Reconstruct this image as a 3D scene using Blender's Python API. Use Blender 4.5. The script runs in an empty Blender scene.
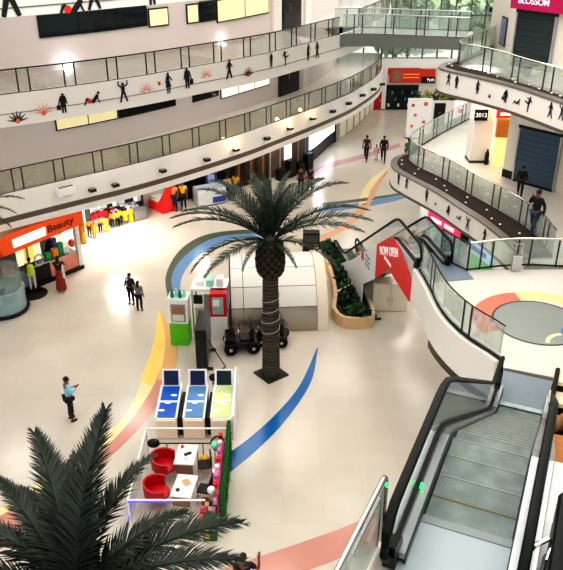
import bpy, bmesh, math, random
from mathutils import Vector, Matrix
random.seed(7)
SC = bpy.context.scene
COL = SC.collection
R = math.radians

# ------------------------------------------------------------------ camera numbers (metres, camera 15.5 m above the ground floor)
F_PX, PITCH, CAM_H = 751.0, R(27.2), 15.5
CX, CY = 281.5, 285.0
def ray(x, y):
    u = (x-CX)/F_PX; v = (y-CY)/F_PX
    return Vector((u, math.cos(PITCH)-math.sin(PITCH)*v, -(math.sin(PITCH)+math.cos(PITCH)*v)))
def G(x, y, z=0.0):                      # the point of a level plane at height z seen at a photo position
    r = ray(x, y); t = (z-CAM_H)/r.z
    return Vector((r.x*t, r.y*t, z))
L1, L2, L3 = 4.6, 9.2, 13.8

# ------------------------------------------------------------------ materials
MATS = {}
def lin(c):
    return tuple(((v/255.0)/12.92 if v/255.0 <= 0.04045 else ((v/255.0+0.055)/1.055)**2.4) for v in c)
def mat(name, c, rough=.5, metal=0., var=.08, scale=6., emit=0., bump=0., spec=.5):
    if name in MATS: return MATS[name]
    m = bpy.data.materials.new(name); m.use_nodes = True
    nt = m.node_tree; b = nt.nodes['Principled BSDF']
    col = lin(c)
    tc = nt.nodes.new('ShaderNodeTexCoord'); no = nt.nodes.new('ShaderNodeTexNoise')
    no.inputs['Scale'].default_value = scale; no.inputs['Detail'].default_value = 3
    nt.links.new(tc.outputs['Object'], no.inputs['Vector'])
    mx = nt.nodes.new('ShaderNodeMix'); mx.data_type = 'RGBA'
    mx.inputs['A'].default_value = tuple(v*(1-var) for v in col)+(1,)
    mx.inputs['B'].default_value = tuple(min(1, v*(1+var)) for v in col)+(1,)
    nt.links.new(no.outputs['Fac'], mx.inputs['Factor'])
    nt.links.new(mx.outputs['Result'], b.inputs['Base Color'])
    b.inputs['Roughness'].default_value = rough; b.inputs['Metallic'].default_value = metal
    b.inputs['Specular IOR Level'].default_value = spec
    if emit:
        nt.links.new(mx.outputs['Result'], b.inputs['Emission Color']); b.inputs['Emission Strength'].default_value = emit
    if bump:
        bp = nt.nodes.new('ShaderNodeBump'); bp.inputs['Strength'].default_value = bump
        nt.links.new(no.outputs['Fac'], bp.inputs['Height']); nt.links.new(bp.outputs['Normal'], b.inputs['Normal'])
    MATS[name] = m; return m
def glassmat(name, tint, opacity=.25, refl=.12):
    if name in MATS: return MATS[name]
    m = bpy.data.materials.new(name); m.use_nodes = True; nt = m.node_tree
    for n in list(nt.nodes): nt.nodes.remove(n)
    out = nt.nodes.new('ShaderNodeOutputMaterial'); tr = nt.nodes.new('ShaderNodeBsdfTransparent')
    df = nt.nodes.new('ShaderNodeBsdfDiffuse'); gl = nt.nodes.new('ShaderNodeBsdfGlossy')
    c = lin(tint)+(1,)
    tr.inputs['Color'].default_value = tuple(.78+.2*v for v in c[:3])+(1,); df.inputs['Color'].default_value = c
    gl.inputs['Roughness'].default_value = .03; gl.inputs['Color'].default_value = (1, 1, 1, 1)
    m1 = nt.nodes.new('ShaderNodeMixShader'); m1.inputs[0].default_value = opacity
    nt.links.new(tr.outputs[0], m1.inputs[1]); nt.links.new(df.outputs[0], m1.inputs[2])
    fr = nt.nodes.new('ShaderNodeFresnel'); fr.inputs['IOR'].default_value = 1.4
    m2 = nt.nodes.new('ShaderNodeMixShader')
    mu = nt.nodes.new('ShaderNodeMath'); mu.operation = 'MULTIPLY_ADD'; mu.inputs[1].default_value = .5; mu.inputs[2].default_value = refl*.2
    nt.links.new(fr.outputs[0], mu.inputs[0]); nt.links.new(mu.outputs[0], m2.inputs[0])
    nt.links.new(m1.outputs[0], m2.inputs[1]); nt.links.new(gl.outputs[0], m2.inputs[2]); nt.links.new(m2.outputs[0], out.inputs[0])
    MATS[name] = m; return m
def linesmat(name, c1, c2, axis_scale, rough=.4, metal=0., axis='X'):
    if name in MATS: return MATS[name]
    m = bpy.data.materials.new(name); m.use_nodes = True; nt = m.node_tree; b = nt.nodes['Principled BSDF']
    tc = nt.nodes.new('ShaderNodeTexCoord'); w = nt.nodes.new('ShaderNodeTexWave'); w.bands_direction = axis
    w.inputs['Scale'].default_value = axis_scale; nt.links.new(tc.outputs['Object'], w.inputs['Vector'])
    cr = nt.nodes.new('ShaderNodeValToRGB'); cr.color_ramp.elements[0].color = lin(c1)+(1,); cr.color_ramp.elements[1].color = lin(c2)+(1,)
    cr.color_ramp.elements[0].position = .25; cr.color_ramp.elements[1].position = .6
    nt.links.new(w.outputs['Fac'], cr.inputs[0])
    no = nt.nodes.new('ShaderNodeTexNoise'); no.inputs['Scale'].default_value = 4; no.inputs['Detail'].default_value = 6; nt.links.new(tc.outputs['Object'], no.inputs['Vector'])
    nr = nt.nodes.new('ShaderNodeValToRGB'); nr.color_ramp.elements[0].position = .3; nr.color_ramp.elements[1].position = .7; nr.color_ramp.elements[0].color = (.62, .62, .62, 1); nt.links.new(no.outputs['Fac'], nr.inputs[0])
    mx = nt.nodes.new('ShaderNodeMix'); mx.data_type = 'RGBA'; mx.blend_type = 'MULTIPLY'; mx.inputs['Factor'].default_value = 1
    nt.links.new(cr.outputs[0], mx.inputs['A']); nt.links.new(nr.outputs[0], mx.inputs['B']); nt.links.new(mx.outputs['Result'], b.inputs['Base Color'])
    b.inputs['Roughness'].default_value = rough; b.inputs['Metallic'].default_value = metal
    MATS[name] = m; return m
def floormat(name, c, joint, size, rough=.14, spec=.5):
    m = bpy.data.materials.new(name); m.use_nodes = True; nt = m.node_tree; b = nt.nodes['Principled BSDF']
    tc = nt.nodes.new('ShaderNodeTexCoord'); br = nt.nodes.new('ShaderNodeTexBrick')
    br.offset = 0; br.inputs['Scale'].default_value = 1; br.inputs['Brick Width'].default_value = size; br.inputs['Row Height'].default_value = size
    br.inputs['Mortar Size'].default_value = .006; br.inputs['Mortar Smooth'].default_value = .5
    k = lin(c); br.inputs['Color1'].default_value = k+(1,); br.inputs['Color2'].default_value = tuple(v*.965 for v in k)+(1,)
    br.inputs['Mortar'].default_value = lin(joint)+(1,)
    nt.links.new(tc.outputs['Object'], br.inputs['Vector'])
    no = nt.nodes.new('ShaderNodeTexNoise'); no.inputs['Scale'].default_value = .5; no.inputs['Detail'].default_value = 6
    nt.links.new(tc.outputs['Object'], no.inputs['Vector'])
    mx = nt.nodes.new('ShaderNodeMix'); mx.data_type = 'RGBA'; mx.blend_type = 'MULTIPLY'; mx.inputs['Factor'].default_value = .25
    nt.links.new(br.outputs['Color'], mx.inputs['A']); nt.links.new(no.outputs['Fac'], mx.inputs['B'])
    nt.links.new(mx.outputs['Result'], b.inputs['Base Color'])
    b.inputs['Roughness'].default_value = rough; b.inputs['Specular IOR Level'].default_value = spec
    MATS[name] = m; return m

FLOOR = floormat('cream_marble', (224, 216, 203), (214, 205, 191), 1.2, rough=.2)
FLOOR1 = floormat('pale_marble', (230, 225, 216), (220, 214, 204), .9)
WALL = mat('wall_paint', (222, 213, 210), .7, var=.04, scale=.4)
WALLW = mat('white_paint', (238, 234, 228), .55, var=.03, scale=1)
FASC = mat('fascia_white', (242, 238, 232), .45, var=.03, scale=1)
SLABC = mat('slab_grey', (168, 170, 166), .6)
TAUPE = mat('taupe_trim', (112, 98, 88), .5)
BROWN = mat('dark_brown_trim', (74, 60, 48), .4)
BLACK = mat('black', (14, 14, 15), .45)
BLACKG = mat('black_gloss', (10, 10, 12), .12)
RUBBER = mat('black_rubber', (10, 16, 14), .55, spec=.3)
DARK = mat('dark_metal', (38, 38, 38), .4, .3)
STEEL = mat('brushed_steel', (196, 200, 200), .28, .9, var=.05)
CHROME = mat('chrome', (214, 210, 200), .14, 1.)
WHITE = mat('white_gloss', (245, 245, 242), .3)
GLASS_OL = glassmat('olive_glass', (182, 178, 152), .28, .12)
GLASS_GY = glassmat('grey_glass', (196, 194, 182), .2, .15)
GLASS_GR = glassmat('green_glass', (222, 238, 230), .2, .15)
GLASS_CL = glassmat('clear_glass', (214, 226, 222), .025, .05)
GLASS_ESC = glassmat('escalator_glass', (120, 142, 138), .22, .15)
GLASS_WIN = glassmat('window_glass', (225, 240, 232), .10, .03)
SOIL = mat('dark_planting_bed', (48, 36, 29), .8, var=.35, scale=9, bump=.4)
STONE = mat('sand_stone', (218, 186, 146), .5, var=.1, scale=3)
CREAMST = mat('cream_stone', (232, 220, 200), .5)
SKIN_ = mat('skin', (138, 92, 66), .5)
HAIR = mat('black_hair', (14, 12, 12), .5)
WARM = mat('warm_lamp', (255, 196, 110), .4, emit=3.0)
COOL = mat('glare_glow', (236, 240, 255), .4, emit=25.0)

# ------------------------------------------------------------------ mesh builder
LAST = [None]
class MB:
    def __init__(s): s.v = []; s.f = []; s.smooth = False
    def add(s, vs, fs):
        n = len(s.v); s.v += [tuple(p) for p in vs]; s.f += [tuple(i+n for i in f) for f in fs]; return s
    def box(s, x0, x1, y0, y1, z0, z1, m=None, bev=0):
        vs = [Vector((x, y, z)) for z in (z0, z1) for y in (y0, y1) for x in (x0, x1)]
        if m: vs = [m @ p for p in vs]
        return s.add(vs, [(0, 2, 3, 1), (4, 5, 7, 6), (0, 1, 5, 4), (2, 6, 7, 3), (0, 4, 6, 2), (1, 3, 7, 5)])
    def prism(s, poly, a, b):              # poly: list of Vector; extrude from poly+a to poly+b
        n = len(poly); a = Vector(a); b = Vector(b)
        vs = [Vector(p)+a for p in poly]+[Vector(p)+b for p in poly]
        fs = [tuple(range(n))[::-1], tuple(range(n, 2*n))]+[(i, (i+1) % n, n+(i+1) % n, n+i) for i in range(n)]
        return s.add(vs, fs)
    def tube(s, pts, r, k=8, closed=False, sx=1., caps=True):
        pts = [Vector(p) for p in pts]; n = len(pts); vs = []; fs = []
        rs = r if isinstance(r, (list, tuple)) else [r]*n
        for i, p in enumerate(pts):
            if closed: d = pts[(i+1) % n]-pts[i-1]
            else: d = pts[min(i+1, n-1)]-pts[max(i-1, 0)]
            d.normalize()
            up = Vector((0, 0, 1)) if abs(d.z) < .95 else Vector((1, 0, 0))
            a = d.cross(up).normalized(); b = a.cross(d).normalized()
            for j in range(k):
                t = 2*math.pi*j/k
                vs.append(p+a*math.cos(t)*rs[i]*sx+b*math.sin(t)*rs[i])
        m = n if closed else n-1
        for i in range(m):
            i2 = (i+1) % n
            for j in range(k): fs.append((i*k+j, i*k+(j+1) % k, i2*k+(j+1) % k, i2*k+j))
        if caps and not closed: fs += [tuple(range(k))[::-1], tuple(range((n-1)*k, n*k))]
        s.smooth = True
        return s.add(vs, fs)
    def lathe(s, prof, c=(0, 0, 0), k=16):
        vs = []; fs = []; n = len(prof)
        for r, z in prof:
            for j in range(k):
                t = 2*math.pi*j/k; vs.append((c[0]+r*math.cos(t), c[1]+r*math.sin(t), c[2]+z))
        for i in range(n-1):
            for j in range(k): fs.append((i*k+j, i*k+(j+1) % k, (i+1)*k+(j+1) % k, (i+1)*k+j))
        fs += [tuple(range(k))[::-1], tuple(range((n-1)*k, n*k))]
        s.smooth = True
        return s.add(vs, fs)
    def ell(s, c, rx, ry, rz, k=12, n=8):
        prof = [(math.sin(math.pi*i/n), -math.cos(math.pi*i/n)) for i in range(n+1)]
        vs = []; fs = []
        for r, z in prof:
            for j in range(k):
                t = 2*math.pi*j/k; vs.append((c[0]+rx*max(r, .02)*math.cos(t), c[1]+ry*max(r, .02)*math.sin(t), c[2]+rz*z))
        for i in range(n):
            for j in range(k): fs.append((i*k+j, i*k+(j+1) % k, (i+1)*k+(j+1) % k, (i+1)*k+j))
        fs += [tuple(range(k))[::-1], tuple(range(n*k, (n+1)*k))]
        s.smooth = True
        return s.add(vs, fs)
    def sweep(s, path, prof, closed_path=False):   # prof: closed list of (offset to the left, z)
        nr = normals(path); n = len(prof); vs = []; fs = []
        for p, nn in zip(path, nr):
            for o, z in prof: vs.append((p.x+nn.x*o, p.y+nn.y*o, z))
        for i in range(len(path)-1):
            for j in range(n): fs.append((i*n+j, i*n+(j+1) % n, (i+1)*n+(j+1) % n, (i+1)*n+j))
        fs += [tuple(range(n))[::-1], tuple(range((len(path)-1)*n, len(path)*n))]
        return s.add(vs, fs)
    def build(s, name, m, parent=None, smooth=None, bev=0):
        me = bpy.data.meshes.new(name); me.from_pydata(s.v, [], s.f); me.update()
        bm = bmesh.new(); bm.from_mesh(me); bmesh.ops.recalc_face_normals(bm, faces=bm.faces); bm.to_mesh(me); bm.free()
        if smooth or (smooth is None and s.smooth):
            me.polygons.foreach_set('use_smooth', [True]*len(me.polygons))
            try: me.set_sharp_from_angle(angle=R(40))
            except Exception: pass
        o = bpy.data.objects.new(name, me); COL.objects.link(o)
        for mm in (m if isinstance(m, (list, tuple)) else [m]): me.materials.append(mm)
        if parent: o.parent = parent
        LAST[0] = o
        if bev:
            b = o.modifiers.new('Bevel', 'BEVEL'); b.width = bev; b.segments = 2; b.limit_method = 'ANGLE'
        return o
def mesh_obj(name, me, parent):
    o = bpy.data.objects.new(name, me); COL.objects.link(o); o.parent = parent; return o
def tag(o, label, cat, group=None, kind=None):
    o['label'] = label; o['category'] = cat
    if group: o['group'] = group
    if kind: o['kind'] = kind
    return o
def thing(name, label, cat, loc=(0, 0, 0), rz=0, group=None):
    o = bpy.data.objects.new(name, None); COL.objects.link(o); o.location = loc; o.rotation_euler = (0, 0, rz)
    o.empty_display_size = .1
    return tag(o, label, cat, group)
def struct(o, label=None):
    o['kind'] = 'structure'
    if label: o['label'] = label; 
    return o
def copy_tree(o, parent=None):
    c = o.copy(); COL.objects.link(c)
    if parent: c.parent = parent
    for ch in list(o.children): copy_tree(ch, c)
    return c

def text(body, size, m, parent, loc, xdir, updir, name='lettering', ext=.01, align='CENTER', sx=1.0):
    cu = bpy.data.curves.new(name, 'FONT'); cu.body = body; cu.size = size; cu.extrude = ext; cu.align_x = align; cu.align_y = 'CENTER'
    cu.offset = size*.008
    o = bpy.data.objects.new(name, cu); COL.objects.link(o); cu.materials.append(m)
    x = Vector(xdir).normalized(); u = Vector(updir).normalized(); n = x.cross(u).normalized(); u = n.cross(x)
    M = Matrix((x, u, n)).transposed().to_4x4(); M.translation = Vector(loc)
    if sx != 1: M = M @ Matrix.Diagonal((sx, 1, 1, 1))
    dg = bpy.context.evaluated_depsgraph_get(); me = bpy.data.meshes.new_from_object(o.evaluated_get(dg)); bpy.data.objects.remove(o); bpy.data.curves.remove(cu)
    me.name = name; o = bpy.data.objects.new(name, me); COL.objects.link(o)
    if not me.materials: me.materials.append(m)
    o.parent = parent; o.matrix_basis = M
    return o
def free(o, label, cat, group=None):      # a thing resting on another: top-level, in place
    M = o.parent.matrix_basis @ o.matrix_basis; o.parent = None; o.matrix_basis = M
    return tag(o, label, cat, group)

# ------------------------------------------------------------------ plan paths
def smooth(pts, step=.5):
    P = [Vector((p[0], p[1], 0)) for p in pts]; P = [2*P[0]-P[1]]+P+[2*P[-1]-P[-2]]; out = []
    for i in range(1, len(P)-2):
        a, b, c, d = P[i-1:i+3]; n = max(2, int((c-b).length/step))
        for k in range(n):
            t = k/n
            out.append(.5*((2*b)+(c-a)*t+(2*a-5*b+4*c-d)*t*t+(3*b-a-3*c+d)*t**3))
    out.append(P[-2]); return out
def normals(path):
    out = []
    for i in range(len(path)):
        d = path[min(i+1, len(path)-1)]-path[max(i-1, 0)]; d = Vector((d.x, d.y, 0)).normalized()
        out.append(Vector((-d.y, d.x, 0)))
    return out
def offset(path, o): return [p+n*o for p, n in zip(path, normals(path))]
def arcs(path):
    s = [0.]
    for a, b in zip(path, path[1:]): s.append(s[-1]+(b-a).length)
    return s
class Path:
    def __init__(s, pts, step=.5, raw=False):
        s.p = [Vector((q[0], q[1], 0)) for q in pts] if raw else smooth(pts, step); s.s = arcs(s.p); s.len = s.s[-1]
    def at(s, t):
        t = max(0, min(s.len, t)); i = 0
        while i < len(s.s)-2 and s.s[i+1] < t: i += 1
        k = (t-s.s[i])/max(1e-6, s.s[i+1]-s.s[i])
        p = s.p[i].lerp(s.p[i+1], k); d = (s.p[i+1]-s.p[i]).normalized()
        return p, d, Vector((-d.y, d.x, 0))
    def pt(s, t, z, off=0):
        p, d, n = s.at(t); q = p+n*off; return Vector((q.x, q.y, z))
    def sub(s, a, b, step=.4):
        n = max(2, int(math.ceil((b-a)/step))+1); return [s.at(a+(b-a)*i/(n-1))[0] for i in range(n)]
    def hit(s, x, y):                       # arclength and height where the sight line of a photo position meets the upright face over the path
        r = ray(x, y); best = None
        for i in range(len(s.p)-1):
            a, b = s.p[i], s.p[i+1]; d = b-a
            den = r.x*d.y-r.y*d.x
            if abs(den) < 1e-9: continue
            t = (a.x*d.y-a.y*d.x)/den; k = (a.x*r.y-a.y*r.x)/den
            if t > 0 and (-.001 if i else -9) <= k <= (1.001 if i < len(s.p)-2 else 9):
                if best is None or t < best[0]: best = (t, s.s[i]+k*d.length, CAM_H+r.z*t)
        if best: return best[1], best[2]
        print('NO HIT', x, y); return s.len-.2, (ray(x, y)*(s.p[-1].y/ray(x, y).y)).z+CAM_H
    def offs(s, o): return Path([(q.x, q.y) for q in offset(s.p, o)], raw=True)

E1 = Path([(-16, 25.3), (-13.7, 27.4), (-11.58, 29.13), (-9.56, 30.84), (-6.93, 33.05), (-4.47, 35.5), (-2.15, 38.1), (-.62, 40.1), (2.91, 45.1), (5.04, 48.8), (7.1, 54.2), (8.0, 61.5)])
E2 = Path([(-14.5, 23.8), (-12.3, 25.5), (-10.07, 26.95), (-8.22, 28.15), (-5.93, 29.9), (-3.81, 31.9), (-.52, 35.3), (2.47, 39.7), (3.31, 41.0), (5.2, 44.8), (6.9, 50), (8.0, 61.5)])
E3 = Path([(-11, 13.5), (-8.2, 15.6), (-6.12, 17.15), (-5.03, 18.0), (-2.77, 19.85), (0, 22.6), (3, 26.5), (6, 32), (8, 40)])
W0 = Path([(-17, 30), (-14, 33), (-11, 36.6), (-8.6, 38.9), (-6.6, 40.3), (-2.5, 43.3), (1.2, 46.9), (3.2, 51.5), (5.4, 56.5), (7.4, 61.9)])
W1 = E1.offs(3.5); W2 = E2.offs(3.5)
def GP(l, z, step=.3): return Path([(G(x, y, z).x, G(x, y, z).y) for x, y in l], step)
RE1 = GP([(482, 108), (470, 113), (440, 129), (416, 145), (405, 156), (396, 159), (391, 164), (394, 171), (405, 178), (430, 191), (445, 200), (460, 210), (480, 223), (500, 239), (512, 250), (524, 262)], L1)
RR1 = GP([(470, 119), (440, 135), (419, 148), (410, 155), (409, 161), (420, 169), (445, 181), (465, 193), (490, 207), (515, 222), (537, 239), (552, 258)], L1)
RE2 = GP([(540, 26), (515, 37), (497, 45), (476, 54.5), (456, 63), (444, 66), (438.5, 69.5), (446, 73), (468, 78), (501, 86), (525, 93), (563, 106), (600, 119)], L2)
RR2 = GP([(513, 39), (497, 46.5), (476, 56), (460, 64), (457, 67), (463, 69.5), (475, 72), (495, 77), (526, 88), (563, 99), (600, 112)], L2)

# ------------------------------------------------------------------ SETTING: floors, walls, slabs
def flat(poly, z0, z1): return MB().prism([Vector((p[0], p[1], 0)) for p in poly], (0, 0, z0), (0, 0, z1))
struct(flat([(-24, -6), (20, -6), (20, 61.9), (-24, 61.9)], -.3, 0).build('floor', FLOOR), 'glossy cream marble ground floor of the mall atrium')

def ribbon(name, a, b, m, z=.004):
    pa = smooth(a, .35); pb = smooth(b, .35); n = 40
    A = Path(a, .35); B = Path(b, .35); mb = MB()
    vs = []
    for i in range(n+1):
        p = A.at(A.len*i/n)[0]; q = B.at(B.len*i/n)[0]; vs += [(p.x, p.y, z), (q.x, q.y, z)]
    mb.add(vs, [(2*i, 2*i+1, 2*i+3, 2*i+2) for i in range(n)])
    return struct(mb.build(name, m))
def inl(name, c): return mat(name, c, .16, var=.05, scale=2)
IY = inl('inlay_yellow', (240, 224, 172)); IP = inl('inlay_pink', (208, 152, 138)); IB = inl('inlay_blue', (14, 104, 168)); IB2 = inl('inlay_slate_blue', (116, 152, 190))
IG = inl('inlay_olive', (96, 104, 88)); IPU = inl('inlay_mauve', (198, 160, 164)); IO = inl('inlay_orange', (222, 176, 146)); IYG = inl('inlay_gold', (246, 216, 124))
def gp(l, z=0): return [(G(x, y, z).x, G(x, y, z).y) for x, y in l]
ribbon('trim_1', gp([(158, 311), (152, 350), (130, 408), (98, 440), (58, 470), (0, 508), (-60, 540)]), gp([(160, 311), (166, 340), (162, 367), (140, 408), (100, 453), (50, 487), (0, 516), (-60, 552)]), IY)
ribbon('trim_2', gp([(160, 311), (166, 340), (162, 367), (140, 408), (100, 453), (50, 487), (0, 516), (-60, 552)]), gp([(161, 310), (175, 340), (177, 362), (163, 397), (132, 436), (82, 482), (0, 550), (-60, 590)]), IP, .005)
ribbon('trim_50', gp([(158, 311), (155, 335), (149, 358), (140, 380)]), gp([(160, 311), (165, 336), (163, 360), (152, 386)]), IYG, .006)
ribbon('trim_51', gp([(160, 311), (165, 336), (163, 362), (155, 380)]), gp([(161, 310), (174, 338), (177, 360), (172, 380)]), inl('inlay_apricot', (234, 182, 130)), .0065)
ribbon('trim_3', gp([(318, 348), (311, 382), (286, 420), (257, 450), (228, 474)]), gp([(317, 348), (300, 385), (275, 415), (247, 440), (226, 455)]), IB)
ribbon('trim_4', gp([(168, 300), (166, 275), (180, 250), (205, 235), (239, 230), (265, 230)]), gp([(174, 300), (172, 275), (186, 255), (211, 239), (240, 234), (265, 234)]), IG)
ribbon('trim_5', gp([(174, 300), (172, 275), (186, 255), (211, 239), (240, 234), (265, 234)]), gp([(180, 300), (182, 277), (196, 258), (222, 243), (243, 238), (265, 238)]), IB2)
ribbon('trim_6', gp([(200, 577), (258, 557), (300, 543), (352, 524), (420, 495)]), gp([(260, 590), (312, 569), (334, 561), (356, 550), (420, 520)]), IP)
ribbon('trim_7', gp([(358, 206), (363, 190), (371, 179), (386, 168)]), gp([(366, 204), (371, 190), (378, 180), (387, 170)]), IY)
ribbon('trim_8', gp([(366, 204), (371, 190), (378, 180), (387, 170)]), gp([(374, 198), (379, 186), (384, 178), (388, 172)]), IO, .005)
ribbon('trim_9', gp([(300, 180), (315, 170), (332, 162), (360, 155), (400, 143)]), gp([(306, 184), (318, 175), (334, 167), (362, 159), (400, 147)]), IPU)
ribbon('trim_10', gp([(318, 243), (340, 233), (356, 222), (366, 211), (374, 198)]), gp([(316, 237), (338, 228), (351, 217), (359, 206), (366, 204)]), IO)
ribbon('trim_11', gp([(318, 213), (358, 208), (395, 201), (430, 190)]), gp([(318, 207), (358, 203), (395, 196), (430, 186)]), IB2, .003)
ribbon('trim_12', gp([(322, 207), (350, 203), (380, 199), (400, 195)]), gp([(322, 203), (350, 200), (380, 196), (400, 193)]), IG, .0045)

def slab(name, E, z, depth, fz, prof_extra=0):
    return struct(MB().sweep(E.p, [(.02, z), (depth, z), (depth, z-.4), (.5, z-.4), (.5, fz+.1), (.02, fz+.1)]).build(name, [FLOOR1]))
# upper floors on the window-wall side
slab('floor_upper_left', E1, L1, 3.6, L1-.9); slab('floor_middle_left', E2, L2, 3.6, L2-1.0)
slab('floor_top_left', E3, L3, 5, L3-.68)
struct(MB().sweep(E1.p, [(0, L1+.05), (.12, L1+.05), (.12, L1-.95), (0, L1-.95)]).build('trim_13', FASC), 'plain white curved fascia carrying floodlights')
struct(MB().sweep(E1.p, [(.06, L1-.95), (.5, L1-.95), (.5, L1-1.22), (.06, L1-1.22)]).build('trim_14', TAUPE))
struct(MB().sweep(E1.p, [(.02, L1-1.22), (.5, L1-1.22), (.5, L1-1.5), (.02, L1-1.5)]).build('trim_15', FASC))
struct(MB().sweep(E2.p, [(0, L2+.05), (.12, L2+.05), (.12, L2-1.1), (0, L2-1.1)]).build('trim_16', FASC), 'white curved fascia printed with dancers')
struct(MB().sweep(E2.p, [(-.02, L2-.62), (.02, L2-.62), (.02, L2-.64), (-.02, L2-.64)]).build('trim_17', TAUPE))
struct(MB().sweep(E3.p, [(0, L3+.05), (.12, L3+.05), (.12, L3-.6), (0, L3-.6)]).build('trim_18', FASC), 'white fascia of the top gallery')
struct(MB().sweep(E3.p, [(-.02, L3-.40), (.02, L3-.40), (.02, L3-.42), (-.02, L3-.42)]).build('trim_19', TAUPE))
# soffits
struct(MB().sweep(E1.p, [(.4, L1-1.3), (8, L1-1.3), (8, L1-1.4), (.4, L1-1.4)]).build('ceiling_shops', WALLW))
# back walls
def wall(name, P, z0, z1, m=WALL): return struct(MB().sweep(P.p, [(0, z0), (.25, z0), (.25, z1), (0, z1)]).build(name, m))
wall('wall_shops', W0, 0, L1-1.4, mat('shop_back', (206, 196, 182), .6)); wall('wall_lower_gallery', W1, L1, L2-.4); wall('wall_middle_gallery', W2, L2, L3-.4)
struct(MB().sweep(offset(E3.p, 5), [(0, L3), (.25, L3), (.25, 19), (0, 19)]).build('wall_top_gallery', WALL))

# windows cut on the gallery walls: frame and pane with real depth
NW = [1]
def wall_window(P, x0, y0, x1, y1, m, name='window', tilt=None):
    sa, za = P.hit(x0, y0); sb, zb = P.hit(x1, y1)
    z1 = P.hit((x0+x1)/2, tilt[0])[1]; z0 = P.hit((x0+x1)/2, tilt[1])[1]
    fr = MB().sweep(P.sub(sa, sb), [(-.06, z0-.06), (.02, z0-.06), (.02, z1+.06), (-.06, z1+.06)]).build('window_%d' % NW[0], DARK)
    struct(fr); NW[0] += 1
    MB().sweep(P.sub(sa+.06, sb-.06), [(-.075, z0), (-.05, z0), (-.05, z1), (-.075, z1)]).build('pane', m, fr)
    n = max(1, int((sb-sa)/1.5))
    for i in range(1, n):
        s = sa+(sb-sa)*i/n
        p, d, nn = P.at(s)
        MB().box(-.02, .02, -.09, -.05, z0, z1, Matrix.Translation(p) @ Matrix.Rotation(math.atan2(d.y, d.x), 4, 'Z')).build('mullion', DARK, fr)
    return fr
PANED = mat('dark_pane', (20, 32, 36), .08); PANEY = mat('lit_yellow_pane', (240, 232, 184), .3, emit=.3, var=.15, scale=1.2); PANEW = mat('lit_white_pane', (250, 246, 226), .3, emit=.6)
wall_window(W2, 38, 28, 147, 22, PANED, tilt=(12, 31)); wall_window(W2, 148, 20, 168, 18, PANEY, tilt=(9, 25))
wall_window(W2, 186, 15, 198, 13, PANEY, tilt=(5, 22)); wall_window(W2, 199, 13, 215, 11, PANED, tilt=(2, 20)); wall_window(W2, 216, 10, 268, 6, PANEY, tilt=(-3, 17))
wall_window(W1, 55, 124, 117, 112, PANEY, tilt=(113, 124)); wall_window(W1, 118, 112, 175, 100, PANED, tilt=(100, 111))
wall_window(W1, 192, 95, 218, 90, PANED, tilt=(86, 98)); wall_window(W1, 220, 88, 269, 78, PANEW, tilt=(77, 91))
# dark openings on the gallery walls
def opening(name, P, x0, x1, ytop, z0, ztop=None):
    ym = (ytop+20)
    sa = P.hit(x0, ym)[0]; sb = P.hit(x1, ym)[0]
    zt = ztop or P.hit((x0+x1)/2, ytop)[1]
    o = struct(MB().sweep(P.sub(sa, sb), [(-.10, z0), (.02, z0), (.02, zt), (-.10, zt)]).build(name, BROWN))
    MB().sweep(P.sub(sa+.12, sb-.12), [(-.13, z0), (-.09, z0), (-.09, zt-.1), (-.13, zt-.1)]).build('door_leaf', mat('dark_opening', (30, 30, 30), .25), o)
    MB().sweep(P.sub(sa+.9*(sb-sa)/2-.02, sa+.9*(sb-sa)/2+.02), [(-.16, z0+.9), (-.12, z0+.9), (-.12, z0+1.3), (-.16, z0+1.3)]).build('door_handle', STEEL, o)
    return o
opening('door_1', W1, 278, 298, 68, L1); opening('door_2', W2, 277, 300, -30, L2, L3-.6)
opening('door_3', W0, 0, 0.1, 0, 0) if False else None
# pilasters beside the openings (cream, slightly proud)
for k, (P, x, z0, z1) in enumerate([(W1, 302, L1, L2-.4), (W2, 304, L2, L3-.4), (W2, 272, L2, L3-.4)]):
    s = P.hit(x, 60 if P is W1 else 20)[0]
    struct(MB().sweep(P.sub(s, s+.7), [(-.14, z0), (.05, z0), (.05, z1), (-.14, z1)]).build('trim_%d' % (20+k), WALLW))
# ---- railings
def railing(P, a, b, z, name_label, period=1.8, gap=.42, off=.12, h=1.02, glass=GLASS_OL, post=DARK, hand=DARK, hr=.028, single=False, group=None, base_r=.03):
    t = thing('glass_railing', name_label, 'railing', P.pt((a+b)/2, z, off), group=group)
    org = t.location.copy()
    def ctr(mb, nm, m):
        mb.v = [(v[0]-org.x, v[1]-org.y, v[2]-org.z) for v in mb.v]; return mb.build(nm, m, t)
    pts = [P.pt(a+(b-a)*i/max(2, int((b-a)/.4)), z+h, off) for i in range(max(2, int((b-a)/.4))+1)]
    ctr(MB().tube(pts, hr, 8), 'handrail', hand)
    ctr(MB().tube([p-Vector((0, 0, h-.05)) for p in pts], base_r, 6), 'bottom_rail', post)
    n = max(1, round((b-a)/period)); per = (b-a)/n
    def postat(s):
        p, d, nn = P.at(s); p = p+nn*off
        M = Matrix.Translation((p.x, p.y, z)) @ Matrix.Rotation(math.atan2(d.y, d.x), 4, 'Z')
        ctr(MB().box(-.024, .024, -.014, .014, 0, h-.01, M), 'post', post)
    for i in range(n):
        s0 = a+per*i
        if single: postat(s0)
        else: postat(s0+per*.5-gap/2); postat(s0+per*.5+gap/2)
        g0, g1 = (s0+.004, s0+per-.004)
        q = [P.at(g0+(g1-g0)*k/5)[0] for k in range(6)]
        q = [Vector((v.x, v.y, 0)) for v in offset(q, off)]
        ctr(MB().sweep(q, [(-.005, z+.1), (.005, z+.1), (.005, z+h-.04), (-.005, z+h-.04)]), 'glass_panel', glass)
    if single: postat(b)
    return t
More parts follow.
